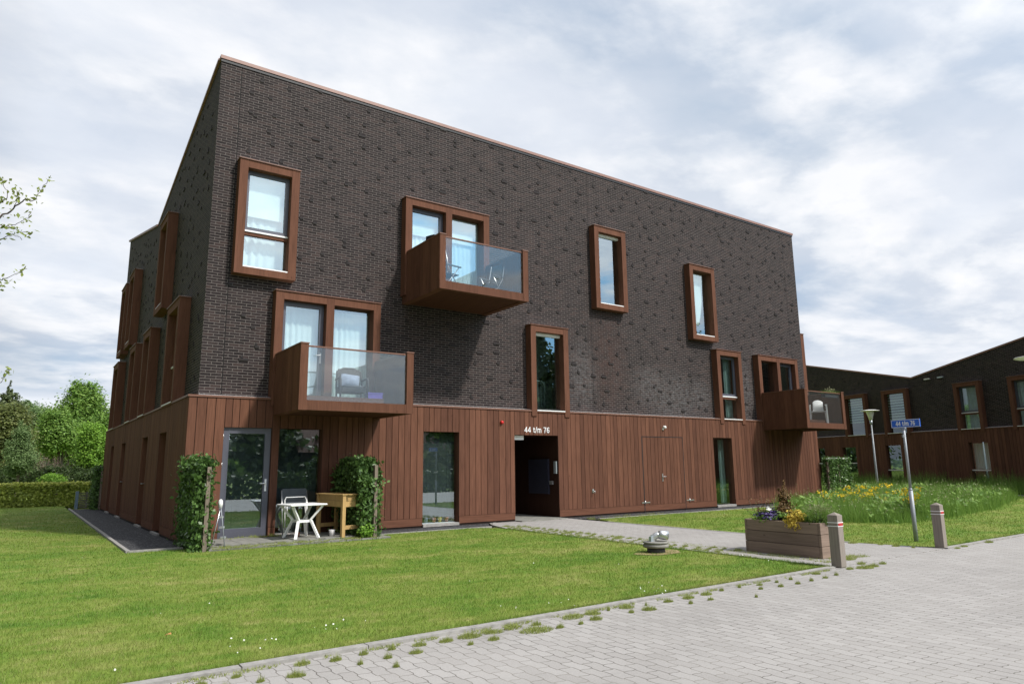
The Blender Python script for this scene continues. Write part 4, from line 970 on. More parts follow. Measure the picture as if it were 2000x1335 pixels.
# meadow
MEAD = [(13.7, -5.9), (14.4, -7.3), (17.2, -7.25), (21.0, -6.7), (27.0, -5.2), (30.6, -3.9), (31.6, -2.4), (31.6, 3.5), (24.6, 3.5), (24.6, -0.9), (18.5, -1.6), (15.2, -3.6)]
n_ = 190000
mx_, my_ = rng.uniform(13.5, 35, n_), rng.uniform(-7.5, 3.5, n_); k_ = inpoly(mx_, my_, MEAD); mx_, my_ = mx_[k_]+rng.normal(size=k_.sum())*.16, my_[k_]+rng.normal(size=k_.sum())*.16; pk_ = np.array([math.sin(a*2.1+1.3*math.sin(b*1.7))*math.cos(b*2.6+a*.5) for a, b in zip(mx_, my_)])
dd_ = np.hypot(mx_-CAM[0], my_-CAM[1]); hgt = rng.uniform(.22, .62, len(mx_))*(0.88+.22*pk_)*np.where(rng.uniform(size=len(mx_)) < .03, 1.45, 1.0)
tag(np_mesh('meadow_grass', blades(mx_, my_, GZ-.02, hgt, .0075+.0003*dd_, .45), 3, M['meadow']), 'tall unmown meadow grass', 'grass', kind='stuff')
s_ = rng.choice(len(mx_), 2600, False); sx, sy = mx_[s_], my_[s_]; sz = GZ+hgt[s_]*rng.uniform(.9, 1.25, 2600)
sc_ = np.stack([sx, sy, sz], 1)
tag(np_mesh('meadow_seed_heads', leaf_quads(sc_, rng.normal(size=sc_.shape)*.3+np.array([-.4, -.8, .1]), rng.uniform(.012, .032, 2600), 2.2), 4, M['seed']), 'pale grass seed heads above the meadow', 'grass', kind='stuff')
n_ = 16000; hx_, hy_ = rng.uniform(13.5, 32, n_), rng.uniform(-7.3, 1.5, n_); k_ = inpoly(hx_, hy_, MEAD); hx_, hy_ = hx_[k_], hy_[k_]
cl_ = np.sin(hx_*1.9+np.sin(hy_*2.3))*np.sin(hy_*2.9+hx_*.7); k_ = cl_ > -.1; hx_, hy_, cl_ = hx_[k_], hy_[k_], cl_[k_]
hc_ = np.stack([hx_, hy_, GZ+rng.uniform(.05, .48, len(hx_))*(.7+.5*cl_)], 1)
tag(np_mesh('meadow_herbs', leaf_quads(hc_, rng.normal(size=hc_.shape)*.6+np.array([-.3, -.6, .6]), rng.uniform(.05, .12, len(hc_)), 1.7), 4, M['t_green']), 'broad-leaved herbs growing through the meadow', 'herbs', kind='stuff')
pa_, pb_ = on_z(1825, 964.5, .09), on_z(2010, 967.5, .09); dv_ = (pb_-pa_); pn_ = np.array([-dv_[1], dv_[0]])/np.hypot(dv_[0], dv_[1])*.28
sheet('path', [(pa_[0]-pn_[0], pa_[1]-pn_[1]), (pb_[0]-pn_[0], pb_[1]-pn_[1]), (pb_[0]+pn_[0], pb_[1]+pn_[1]), (pa_[0]+pn_[0], pa_[1]+pn_[1])], .095, M['kerb'])
# meadow band along the second building and beyond
n_ = 26000; s2 = rng.uniform(-2, 24, n_); t2 = rng.uniform(.3, 3.0, n_); nx, ny = S0[0]+U[0]*s2-.9612*t2, S0[1]+U[1]*s2+.2758*t2
h2 = rng.uniform(.3, .75, n_)*(1+.5*(np.sin(s2*1.7) > .75))
tag(np_mesh('meadow_grass', blades(nx, ny, GZ-.02, h2, np.full(n_, .02), .4), 3, M['meadow']), 'tall grass along the foot of the far building', 'grass', kind='stuff')
# yellow wildflowers
def wildflower():
    t = empty('yellow_wildflower', (0, 0, 0), 0); b = MB()
    for i in range(7):
        p = np.array([rng.normal()*.11, rng.normal()*.11, rng.uniform(.62, .98)]); b.tube([(p[0]*.3, p[1]*.3, 0), tuple(p)], .006, 4)
        c = p+rng.normal(size=(9, 3))*np.array([.04, .04, .045])
        np_mesh('bloom', leaf_quads(c, rng.normal(size=c.shape)+np.array([-.5, -1, .8]), rng.uniform(.035, .06, 9), 1.1), 4, M['yellow'], t)
    b.build('stem', M['meadow'], t)
    return t
proto = [wildflower() for _ in range(3)]; used = 0
for i, (x, y, hz) in enumerate([(1612, 962, .9), (1600, 985, .7), (1655, 955, 1), (1636, 962, .9), (1650, 968, .7), (1672, 962, .9), (1690, 965, .8), (1702, 955, 1), (1702, 968, .8), (1722, 972, .8), (1730, 950, .8), (1775, 955, .9), (1778, 975, .8), (1716, 968, .7), (1664, 950, 1), (1640, 980, .6), (1745, 972, .6), (1680, 975, .7), (1776, 965, .9), (1625, 985, .6), (1692, 950, .9), (1708, 962, .8)]):
    zf = .85*hz; p = on_z(x, y, zf+GZ) if y > 915 else None
    d = ray(x, y); tt = 23+rnd.uniform(-2.5, 2.5) if x < 1760 else 17.5
    p = CAM+d*tt; h_ = p[2]-GZ
    o = proto[i] if i < 3 else copy_tree(proto[i % 3])
    sc_z = max(.35, min(1.25, h_/.85))
    o.location = (p[0], p[1], GZ-.03); o.scale = (.9+.3*rnd.random(), .9+.3*rnd.random(), sc_z); o.rotation_euler.z = rnd.uniform(0, 6)
    tag(o, 'yellow flowering wild plant standing in the tall meadow grass', 'wildflower', 'yellow wildflowers in the meadow')
# daisies
dz = []
for (x, y, n_, sp_) in [(636, 1220, 14, .10), (509, 1257, 12, .12), (985, 1184, 4, .07), (1012, 1182, 4, .06), (1105, 1176, 6, .1), (1130, 1168, 3, .1), (1265, 1152, 12, .16), (1300, 1150, 12, .14), (378, 1182, 2, .1), (347, 1207, 2, .05), (310, 1198, 1, .02), (480, 1260, 3, .2), (1187, 1100, 3, .08), (1266, 1116, 2, .05), (1466, 1082, 5, .1), (1480, 1090, 3, .1), (1260, 1170, 3, .2), (725, 1073, 2, .05), (140, 1095, 3, .3), (1910, 1045, 3, .12), (1420, 1004, 6, .3), (180, 1310, 2, .1), (830, 1120, 2, .4), (1680, 1030, 4, .3), (1100, 1095, 3, .3)]:
    p = on_z(x, y, .125)
    for k in range(max(1, int(n_*.6))): dz.append((p[0]+rng.normal()*sp_, p[1]+rng.normal()*sp_*1.2, .118+rng.uniform(0, .02)))
dz = np.array(dz)
tag(np_mesh('daisies', leaf_quads(dz, rng.normal(size=dz.shape)*.4+np.array([0, -.5, 1]), rng.uniform(.012, .021, len(dz)), 1.05), 4, M['wpetal']), 'white daisies sprinkled through the mown lawn', 'daisies', kind='stuff')
# tufts in the paver joints
def tuft(n, r):
    a = rng.uniform(0, 6.28, n); q = r*np.sqrt(rng.uniform(0, 1, n)); 
    me = blades(q*np.cos(a), q*np.sin(a)*.62, -.004, rng.uniform(.015, .065, n)*(1.2-q/r*.75), np.full(n, .005), 1.5)
    return np_mesh('grass_tuft', me, 3, M['tuft'])
tp = [tuft(520, .13), tuft(380, .11), tuft(650, .16), tuft(260, .08)]; ti = 0
def put_tuft(x, y, s_, txt, grp):
    global ti
    o = tp[ti] if ti < 4 else tp[(ti*7+3) % 4].copy()
    if ti >= 4: col.objects.link(o)
    ti += 1; o.location = (x, y, .079); o.scale = (s_, s_, .8+.4*rnd.random()); o.rotation_euler.z = rnd.uniform(-.3, .3)+(math.pi if rnd.random() < .5 else 0)
    tag(o, txt, 'grass tuft', grp)
lab1 = 'grass tuft sprouting from a gap in the grey pavers beside the lawn kerb'
xx = -2.0
while xx < 6.6:
    j = rnd.uniform(-.04, .04); s_ = (rnd.uniform(.3, .8) if rnd.random() < .65 else rnd.uniform(.8, 1.35))*(1.12 if xx < 2 else .72)
    if rnd.random() < .88: put_tuft(xx, RY-.20+j, s_, lab1, 'grass tufts along the road kerb')
    if rnd.random() < .85: put_tuft(xx+.11, RY-.42+j, s_*.75, lab1, 'grass tufts along the road kerb')
    if rnd.random() < .12: put_tuft(xx+.3, RY-.65+j, s_*.4, lab1, 'grass tufts along the road kerb')
    xx += .245 if xx < 2.5 else .33
lab2 = 'grass tuft in the open pavers along the entrance path'
yy = -8.0
while yy < -1.4:
    for c in range(3):
        if rnd.random() < .8: put_tuft(PXL+.16+c*.24, yy+rnd.uniform(-.04, .04)+.11*(c % 2), rnd.uniform(.45, .85), lab2, 'grass tufts along the entrance path')
    yy += .26
lab3 = 'grass tuft on the pavers near the planter and bollards'
for (x, y, s_) in [(1658, 1092, 1.3), (1682, 1100, 1.3), (1690, 1108, 1.2), (1724, 1100, .8), (1706, 1105, .9), (1660, 1110, 1.2), (1620, 1082, 1.0), (1700, 1060, 1.1), (1750, 1066, 1.0), (1784, 1069, .8), (1666, 1060, .9), (1720, 1063, .9), (1880, 1066, 1.1), (1870, 1070, 1.0), (1930, 1058, .9), (1965, 1050, .8)]:
    p = on_z(x, y, .08); put_tuft(p[0], p[1], s_*.8, lab3, 'grass tufts near the planter')
b = MB(); b.poly([(5.99+.46*math.cos(a)*(1+.2*math.sin(3*a)), -7.44+.30*math.sin(a)*(1+.2*math.cos(2*a)), GZ+.003) for a in np.linspace(0, 6.28, 15)[:-1]]); tag(b.build('bare_earth', M['earth']), kind='structure')
p = on_z(328, 1239, .12); b = MB(); LS = .55; b.poly([(-.05, 0, .0), (-.01, -.03, .018), (.05, -.005, .005), (.045, .03, .03), (-.015, .035, .012)]); b.box(-.052, -.002, -.0, -.01, .002, .004); o = b.build('fallen_leaf', M['brown_leaf']); o.location = tuple(p); o.scale = (LS, LS, LS); tag(o, 'curled orange-brown dead leaf on the lawn', 'leaf')

def weeds(x0, x1, y0, y1, n, z, lab, dens=.5, hmax=.05):
    x, y = rng.uniform(x0, x1, n), rng.uniform(y0, y1, n); f = np.sin(x*9.1+2*np.sin(y*5.3))*np.sin(y*11.7+2*np.sin(x*4.1)); k = f > (1-2*dens)*.8
    x, y = x[k], y[k]
    tag(np_mesh('weeds', blades(x, y, z-.004, rng.uniform(.012, hmax, len(x)), np.full(len(x), .006), 1.3), 3, M['tuft']), lab, 'weeds', kind='stuff')
weeds(.05, 3.5, -2.06, -1.52, 9000, TZ-.03, 'straw-coloured weeds along the front of the terrace', .62)
weeds(.5, 1.75, -.62, -.30, 1600, TZ, 'weeds growing along the threshold of the terrace door', .55, .07)
weeds(PXL+.02, PXL+.85, -8.1, -1.6, 15000, .078, 'thin straw-coloured weeds in the open paver strip of the path', .45, .03)
weeds(10.0, 13.2, -1.35, -.75, 2600, .08, 'weeds at the edge of the gravel right of the entrance', .4, .08)
weeds(-5, 6.6, RY-.13, RY-.045, 7000, .078, 'moss and weeds in the joint beside the road kerb', .5, .03)
weeds(7.0, 8.2, -9.85, -9.6, 1500, .078, 'weeds round the foot of the planter box', .6, .06)
weeds(7.05, 7.33, -9.6, -8.1, 1500, .078, 'weeds along the long side of the planter box', .6, .05)
# ------------------------------------------------------------------ street things
def bollard(loc, rz, label):
    t = empty('bollard', loc, rz, label, 'bollard', 'wooden bollards at the path mouth')
    b = MB(); s_ = .075; H = .72
    for z0, z1 in ((0, H-.155), (H-.148, H-.105), (H-.098, H)): b.box(-s_, -s_, z0, s_, s_, z1)
    i = b.add([(-s_, -s_, H), (s_, -s_, H), (s_, s_, H), (-s_, s_, H), (0, 0, H+.045)])
    for k in range(4): b.face((i+k, i+(k+1) % 4, i+4))
    o = b.build('post', M['bollard'], t); bv = o.modifiers.new('bevel', 'BEVEL'); bv.width = .008; bv.segments = 2
    b = MB()
    for z in (H-.157, H-.107): b.box(-s_-.004, -s_-.004, z, s_+.004, s_+.004, z+.011)
    b.build('band', M['white'], t)
    b = MB(); b.box(-s_*.8, -s_-.006, H-.146, s_*.8, -s_-.0005, H-.107); b.build('reflector', M['reflector'], t)
    return t
bollard((6.78, -10.14, .08), R(3), 'weathered wooden bollard in front of the planter box')
bollard((10.19, -10.04, .08), R(3), 'weathered wooden bollard to the right of the blue sign post')
SG = np.array([10.84, -9.33, .085])
t = empty('street_sign', tuple(SG), 0, 'small blue number sign on a galvanised post', 'sign')
b = MB(); b.tube([(0, 0, -.1), (0, 0, .93)], .038, 12); b.tube([(0, 0, .93), (0, 0, .97)], [.038, .028], 12); b.tube([(0, 0, .97), (0, 0, 2.14)], .026, 12); b.build('post', M['steel'], t)
pa, pb = at_depth(1741, 828, 13.25)-SG, at_depth(1797, 824.5, 12.75)-SG
va = Vector(pa); vb = Vector(pb); dv = (vb-va); L = dv.length; ang = math.atan2(dv.y, dv.x)
bo = MB(); bo.box(0, -.008, -.075, L, .008, .075); bo.mi = 1
for q in ((0.004, -.071, L-.004, -.064), (.004, .064, L-.004, .071)): bo.box(q[0], -.0095, q[1], q[2], -.0082, q[3])
bo.box(.004, -.0095, -.064, .011, -.0082, .064); bo.box(L-.011, -.0095, -.064, L-.004, -.0082, .064)
zc = (va.z+vb.z)/2
o = bo.build('sign_board', [M['signblue'], M['white']], t, (va.x, va.y, zc), ang)
text('lettering', '44 t/m 76', .082, M['white'], o, (L*.17, -.009, -.041), L*.66, .14, .001)
b = MB(); b.tube([(-.03, .0, zc-.08), (.03, .0, zc-.08)], .035, 8); b.tube([(0, 0, zc-.12), (0, 0, zc+.06)], .03, 10); b.box(-.10, -.03, 1.92, -.03, .0, 1.97); b.build('clamp', M['steel'], t)
def street_lamp(loc, H, label, r=.45):
    t = empty('street_lamp', loc, 0, label, 'street lamp', 'street lamps with flat dish tops')
    b = MB(); b.tube([(0, 0, -.1), (0, 0, .9), (0, 0, H-.68)], [.055, .052, .032], 12); b.build('pole', M['steel'], t)
    b = MB(); b.lathe([(.045, H-.72), (.06, H-.66), (.07, H-.50)], n=16); b.build('collar', M['zinc'], t)
    b = MB(); b.lathe([(.08, H-.50), (.13, H-.3), (.19, H-.09), (.19, H-.07)], n=20); b.build('diffuser', M['opal'], t)
    b = MB(); b.lathe([(r*.35, H-.075), (r*.9, H-.045), (r, H-.03), (r*.97, H-.015), (r*.5, H+.02), (.05, H+.035)], n=28); b.build('lamp_shade', M['opal'], t)
    return t
p = at_depth(1713, 935, 34.5); pt = at_depth(1703, 799, 34.5); street_lamp((p[0], p[1], .05), pt[2]-.05, 'street lamp with a flat white dish standing in the meadow')
p = at_depth(2030, 695, 16.5); street_lamp((p[0], p[1], .08), p[2]-.08, 'street lamp at the right edge, only the rim of its dish in view', .52)

# planter box
PX0, PX1, PY0, PY1, PZ = 7.34, 7.98, -9.56, -8.17, .62
t = empty('planter_box', (PX0, PY0, .08), 0, 'long weathered timber planter box behind the left bollard', 'planter')
W_, L_, H_ = PX1-PX0, PY1-PY0, PZ-.08
b = MB(); r3 = random.Random(2)
for k in range(3):
    z0, z1 = k*H_/3+.003, (k+1)*H_/3-.003; e = r3.uniform(0, .004)
    b.box(-e, .045, z0, .04, L_-.045, z1); b.box(W_-.04, .045, z0, W_+e, L_-.045, z1); b.box(-.002, -e, z0, W_+.002, .042, z1); b.box(-.002, L_-.042, z0, W_+.002, L_+e, z1)
o = b.build('boards', M['planter'], t); bv = o.modifiers.new('bevel', 'BEVEL'); bv.width = .004
b = MB(); b.box(.042, .046, .02, W_-.042, L_-.046, H_-.06); b.build('soil', M['soil'], t)
def plant(name, loc, blobs, n, size, mat, label, stems=6, up=.4, cat='plant'):
    t = empty(name, loc, 0, label, cat, 'plants in the planter box'); b = MB()
    for i in range(stems):
        bl_ = blobs[i % len(blobs)]; b.tube([(bl_[0]*.3, bl_[1]*.3, 0), (bl_[0]+rnd.uniform(-.5, .5)*bl_[3], bl_[1]+rnd.uniform(-.5, .5)*bl_[4], bl_[2])], .006, 5)
    b.build('stems', M['bark'], t); np_mesh('foliage', crown(blobs, n, size, .6, up), 4, M[mat], t); return t
SZ = PZ-.06; PM = (PX0+PX1)/2
plant('dwarf_conifer', (PM, -8.75, SZ), [(0, 0, .12, .16, .16, .16), (0, 0, .30, .125, .125, .16), (0, 0, .47, .085, .085, .14), (0, 0, .62, .04, .04, .12)], 3200, .024, 'rust', 'rusty brown cone-shaped dwarf conifer rising from the planter', 4)
pv = plant('pansies', (PM-.08, -8.66, SZ), [(-.03, .14, .08, .20, .24, .10), (-.04, -.12, .07, .20, .22, .09)], 2200, .03, 't_green', 'purple pansies spilling over the left part of the planter', 6)
np_mesh('flowers', crown([(-.02, .14, .12, .18, .21, .07), (-.05, -.10, .11, .18, .18, .06)], 1100, .036, .6, .7), 4, M['purple'], pv)
np_mesh('flowers', crown([(-0.06, .06, .24, .09, .07, .03)], 36, .05, .5, .9), 4, M['wpetal'], pv)
plant('yellow_shrub', (PM-.12, -9.12, SZ), [(-.12, .02, .05, .13, .18, .14), (-.06, 0, .13, .13, .17, .10)], 2200, .030, 'yshrub', 'bright yellow shrub hanging over the middle of the planter front')
gpl = empty('tuft_plant', (PM-.02, -9.36, SZ), 0, 'soft green grassy plant at the right end of the planter', 'plant', 'plants in the planter box')
a_ = rng.uniform(0, 6.28, 3200); q_ = np.sqrt(rng.uniform(0, 1, 3200)); np_mesh('undergrowth', crown([(0, 0, .09, .26, .22, .12)], 1400, .03), 4, M['t_under'], gpl); np_mesh('foliage', blades(q_*np.cos(a_)*.25, q_*np.sin(a_)*.22, 0, rng.uniform(.14, .36, 3200), np.full(3200, .007), .9), 3, M['meadow'], gpl)
q2 = rng.normal(size=(500, 3))*np.array([.12, .11, .05])+np.array([0, 0, .24]); np_mesh('seed_heads', leaf_quads(q2, rng.normal(size=q2.shape), rng.uniform(.008, .02, 500), 2.5), 4, M['seed'], gpl)
dr = empty('dry_plant', (PM-.05, -8.36, SZ), 0, 'thin dried brown stalks at the left end of the planter', 'plant', 'plants in the planter box'); b = MB(); c_ = []
for i in range(26):
    e = np.array([rng.normal()*.16, rng.normal()*.13, rng.uniform(.15, .42)]); b.tube([(e[0]*.25, e[1]*.25, 0), (e[0]*.7, e[1]*.7, e[2]*.6), tuple(e)], .003, 4)
    for k in range(6): c_.append(e+rng.normal(size=3)*.025)
b.build('stems', M['bark'], dr); c_ = np.array(c_); np_mesh('seed_heads', leaf_quads(c_, rng.normal(size=c_.shape), rng.uniform(.012, .03, len(c_))), 4, M['rust'], dr)

# pipe elbow on the lawn
t = empty('vent_pipe', (5.99, -7.36, .085), 0, 'silver bent pipe on a round grey base standing in the lawn', 'vent pipe')
b = MB(); b.lathe([(.15, -.02), (.15, .09)], n=24); b.build('drum', M['dgrey'], t)
b = MB(); b.lathe([(.19, .085), (.215, .095), (.215, .135), (.20, .14), (.198, .155), (.21, .158), (.212, .178), (.19, .186)], n=28); b.build('base_disc', M['slab'], t)
fd = Vector((CR[0], CR[1], 0)).normalized()
pth = []
for k in range(9):
    a = k/8*R(78); pth.append(tuple(fd*(-.06+.02*k/8+.125*(1-math.cos(a)))+Vector((0, 0, .19+.105*math.sin(a)))))
pth.insert(0, tuple(fd*-.065+Vector((0, 0, .16))))
b = MB(); b.tube(pth, [.052]*len(pth), 14); e_ = Vector(pth[-1]); dr_ = (e_-Vector(pth[-2])).normalized(); dr_ = (dr_+Vector((0, 0, -.30))).normalized()
b.build('elbow', M['alu'], t)
b = MB(); b.tube([tuple(e_-dr_*.005), tuple(e_+dr_*.04), tuple(e_+dr_*.15)], [.066, .076, .080], 16); b.build('head', M['alu'], t)
b = MB(); b.tube([tuple(e_+dr_*.1501), tuple(e_+dr_*.156)], [.068, .068], 16); b.build('lens', M['bluepost'], t)
b = MB(); b.box(-.13, -.02, .186, -.07, .03, .27); b.box(-.105, -.01, .27, -.085, .01, .30); b.build('bracket', M['zinc'], t)

# ------------------------------------------------------------------ terrace furniture
t = empty('plastic_table', (1.93, -1.26, TZ), R(6), 'white plastic garden table on the terrace', 'table')
b = MB(); b.box(-.40, -.36, .655, .40, .36, .69); o = b.build('tabletop', M['plastic'], t); bv = o.modifiers.new('bevel', 'BEVEL'); bv.width = .02; bv.segments = 3
b = MB()
for sx in (-1, 1): b.beam((sx*.12, -.13, .34), (sx*.12, .13, .34), .03, .05)
for sy in (-1, 1): b.beam((-.12, sy*.13, .34), (.12, sy*.13, .34), .03, .05)
b.build('leg_ring', M['plastic'], t)
for sx in (-1, 1):
    for sy in (-1, 1):
        b = MB(); b.beam((sx*.33, sy*.29, .655), (sx*.13, sy*.14, .36), .055, .04); b.beam((sx*.13, sy*.14, .37), (sx*.25, sy*.30, 0), .055, .04); b.build('leg', M['plastic'], t)
t = empty('planting_table', (2.66, -1.66, TZ-.02), R(9), 'pale pine planter table on tall legs beside the white table', 'planter table')
W_, L_ = .52, 1.12
b = MB(); b.box(.03, .03, .62, W_-.03, .05, .74); b.box(.03, .03, .745, W_-.03, .05, .865); b.box(.03, L_-.05, .62, W_-.03, L_-.03, .865); b.box(.03, .05, .62, .05, L_-.05, .74); b.box(.03, .05, .745, .05, L_-.05, .865); b.box(W_-.05, .05, .62, W_-.03, L_-.05, .865); b.box(.05, .05, .62, W_-.05, L_-.05, .64)
b.build('trough', M['pine'], t)
b = MB(); b.box(-.02, -.02, .868, W_+.02, .08, .89); b.box(-.02, L_-.08, .868, W_+.02, L_+.02, .89); b.box(-.02, .08, .868, .08, L_-.08, .89); b.box(W_-.08, .08, .868, W_+.02, L_-.08, .89); b.build('rim', M['pine'], t)
b = MB(); b.box(.05, .05, .64, W_-.05, L_-.05, .80); b.build('soil', M['soil'], t)
for sx in (0, 1):
    for sy in (0, 1): b = MB(); b.box(sx*(W_-.075), sy*(L_-.075), 0, sx*(W_-.075)+.075, sy*(L_-.075)+.075, .867); b.build('leg', M['pine'], t)
b = MB(); b.box(.075, .015, .16, W_-.075, .055, .24); b.box(.075, L_-.055, .16, W_-.075, L_-.015, .24); b.build('rail', M['pine'], t)
def folding_chair(loc, rz, label, group=None, tall=1.0):
    t = empty('folding_chair', loc, rz, label, 'chair', group)
    for sx in (-.24, .24):
        b = MB(); b.tube([(sx, -.25, 0), (sx, .14, .55), (sx, .24, .98*tall)], .013, 6); b.build('frame', M['alu'], t)
        b = MB(); b.tube([(sx*.92, .26, 0), (sx*.92, -.22, .60)], .012, 6); b.build('leg', M['alu'], t)
        b = MB(); b.box(sx-.025, -.28, .605, sx+.025, .16, .63); b.build('armrest', M['fabric'], t)
    b = MB(); b.box(-.23, -.22, .40, .23, .17, .418); b.build('seat', M['fabric'], t)
    b = MB(); b.beam((0, .165, .46), (0, .245, .97*tall), .46, .012, up=(0, 1, 0)); b.build('backrest', M['fabric'], t)
    b = MB(); b.tube([(-.24, -.2, .08), (.24, -.2, .08)], .009, 6); b.tube([(-.22, .22, .06), (.22, .22, .06)], .009, 6); b.build('stretcher', M['alu'], t)
    return t
# folded chair leaning on the window behind the table
t = empty('folded_chair', (2.02, -.48, TZ), R(3), 'folded white-framed garden chair leaning on the window behind the table', 'chair')
b = MB(); b.tube([(-.28, -.12, 0), (-.28, .06, .95)], .013, 6); b.tube([(.28, -.12, 0), (.28, .06, .95)], .013, 6); b.build('frame', M['alu'], t)
b = MB(); b.tube([(-.24, -.14, .02), (-.24, -.05, .74), (-.21, -.04, .80), (.21, -.04, .80), (.24, -.05, .74), (.24, -.14, .02)], .013, 6); b.tube([(-.20, -.15, .40), (-.20, -.08, .62), (-.17, -.07, .66), (.17, -.07, .66), (.20, -.08, .62), (.20, -.15, .40)], .012, 6); b.build('seat_hoop', M['plastic'], t)
b = MB(); b.beam((0, .025, .62), (0, .065, .98), .54, .012, up=(0, 1, 0)); b.build('backrest', M['fabric'], t)
t = empty('step_ladder', (.25, -1.60, TZ-.06), R(78), 'small aluminium step ladder against the straight-topped ivy screen', 'ladder'); t.scale = (.8, .9, .95)
for sx in (-.17, .17): b = MB(); b.tube([(sx, -.12, 0), (sx, 0, .78)], .009, 6); b.build('rail', M['steel'], t); b = MB(); b.tube([(sx*.95, .16, 0), (sx*.95, .02, .74)], .009, 6); b.build('leg', M['alu'], t)
for k in range(3): b = MB(); b.box(-.165, -.13+k*.035, .2+k*.2, .165, -.02+k*.035, .22+k*.2); b.build('tread', M['alu'], t)
b = MB(); b.tube([(-.17, 0, .78), (.17, 0, .78)], .011, 6); b.build('top_bar', M['alu'], t)
b = MB(); b.lathe([(.035, 0), (.045, .08), (.04, .13), (.018, .16)], n=14); o = b.build('white_jug', M['plastic']); o.location = (.235, -1.60, TZ-.06+.75); tag(o, 'small white jug on top of the step ladder', 'jug')
b = MB(); b.lathe([(.05, 0), (.07, .13), (.066, .135)], n=14); o = b.build('plant_pot', M['flash']); o.location = (2.55, -1.38, TZ); tag(o, 'small pale plant pot on the ground by the pine planter leg', 'pot')
b = MB(); b.lathe([(.05, 0), (.06, .07), (.055, .075)], n=12); o = b.build('plant_pot', M['pot1']); o.location = (1.98, -.85, TZ); tag(o, 'small clay plant pot on the ground under the white table', 'pot')
tree('leafy_plant', (3.12, -1.84, .08), [(0, 0, .16, .16, .16, .13)], 1008, 0.037, 't_bright', 'light green leafy plant at the foot of the round-topped ivy screen', .008, 'plant', limbs=5)

# pots on the window sill
for i, (x, mt, lb) in enumerate([(5.55, 'pot3', 'grey pot, leftmost on the sill of the window left of the entrance'), (5.78, 'pot1', 'clay pot beside the yellow pot inside the ground floor window'), (5.95, 'pot2', 'yellow pot inside the ground floor window'), (6.15, 'pot1', 'red clay pot, rightmost on the sill inside the ground floor window')]):
    b = MB(); b.lathe([(.035, 0), (.052, .10), (.055, .115), (.045, .116)], n=14); o = b.build('plant_pot', M[mt]); o.location = (x, .06, .17); tag(o, lb, 'pot', 'pots on the window sill')
b = MB(); b.box(5.33, -.07, .12, 6.33, .2, .168); put(b, 'window_shelf', M['white'], FF)

# balcony things
t = empty('armchair', (3.02, -1.05, 2.93), R(-8), 'dark woven armchair on the lower left balcony', 'chair')
b = MB(); b.box(-.27, -.24, .30, .27, .26, .40); b.build('seat', M['rattan'], t)
b = MB(); b.tube([(-.30, .20, .40), (-.27, .30, .82), (-.12, .33, .90), (.12, .33, .90), (.27, .30, .82), (.30, .20, .40)], .025, 8); b.beam((0, .24, .40), (0, .31, .88), .5, .03, up=(0, 1, 0)); b.build('backrest', M['rattan'], t)
for sx in (-.31, .31): b = MB(); b.tube([(sx, .24, .62), (sx, -.2, .62), (sx, -.26, .56), (sx, -.25, 0)], .022, 7); b.build('armrest', M['rattan'], t); b = MB(); b.tube([(sx*.9, .25, 0), (sx*.95, .25, .6)], .02, 7); b.build('leg', M['rattan'], t)
b = MB(); b.smooth = True; nn = 9
for sg in (-1, 1):
    base_ = b.add([(u_*.21, sg*.075*max(0, (1-abs(u_)**3)*(1-abs(v_)**3))-.0, v_*.15) for u_ in np.linspace(-1, 1, nn) for v_ in np.linspace(-1, 1, nn)])
    for i in range(nn-1):
        for j in range(nn-1):
            k = base_+i*nn+j; b.face((k, k+1, k+nn+1, k+nn) if sg > 0 else (k, k+nn, k+nn+1, k+1))
o = b.build('cushion', M['cushion']); o.location = (3.04, -.90, 3.53); o.rotation_euler = (R(-14), R(6), R(-8)); tag(o, 'blue-grey cushion leaning on the dark balcony armchair', 'cushion')
b = MB(); b.smooth = True; b.box(-.25, -.2, 0, .25, .24, .05); o = b.build('blanket', M['fabric']); o.location = (3.02, -1.06, 3.332); tag(o, 'folded grey blanket on the seat of the balcony armchair', 'blanket')
t = empty('storage_crate', (3.47, -1.25, 2.93), R(-4), 'violet plastic crate on the lower left balcony floor', 'crate')
b = MB(); b.box(-.17, -.13, 0, .17, -.115, .3); b.box(-.17, .115, 0, .17, .13, .3); b.box(-.17, -.115, 0, -.155, .115, .3); b.box(.155, -.115, 0, .17, .115, .3); b.box(-.155, -.115, 0, .155, .115, .015); b.build('crate_body', M['crate'], t)
b = MB(); b.box(-.18, -.14, .27, .18, -.1301, .30); b.build('rim', M['crate'], t)
folding_chair((5.42, -1.15, 5.93), R(100), 'grey folding chair at the left end of the upper balcony', 'folding chairs on the upper balcony')
folding_chair((6.95, -.95, 5.93), R(-75), 'grey reclining folding chair at the right end of the upper balcony', 'folding chairs on the upper balcony', 1.05)
for i, (x, r_) in enumerate([(6.04, .10), (6.32, .07), (6.52, .11), (6.74, .07), (6.90, .08)]):
    b = MB(); b.smooth = True; b.lathe([(r_*.6, 0), (r_, r_*.25), (r_*.85, r_*.55), (r_*.3, r_*.75)], n=10); o = b.build('stone', M['stone']); o.location = (x, -1.75+.03*(i % 2), 5.935); o.scale = (1.2, .8, .9)
    tag(o, ['rounded pale stone, leftmost on the upper balcony floor', 'small pale stone, second from the left on the upper balcony', 'largest pale stone on the upper balcony floor', 'small pale stone right of the largest on the upper balcony', 'pale stone nearest the right post of the upper balcony'][i], 'stone', 'stones along the upper balcony glass')
t = empty('outdoor_speaker', (4.90, -1.33, 7.107), R(8), 'small black box lamp on top of the upper balcony parapet', 'lamp')
b = MB(); b.box(-.03, -.03, 0, .03, .03, .05); b.build('stand', M['black'], t); b = MB(); b.beam((-.0, -.17, .07), (0, .17, .10), .14, .09); b.build('housing', M['black'], t)
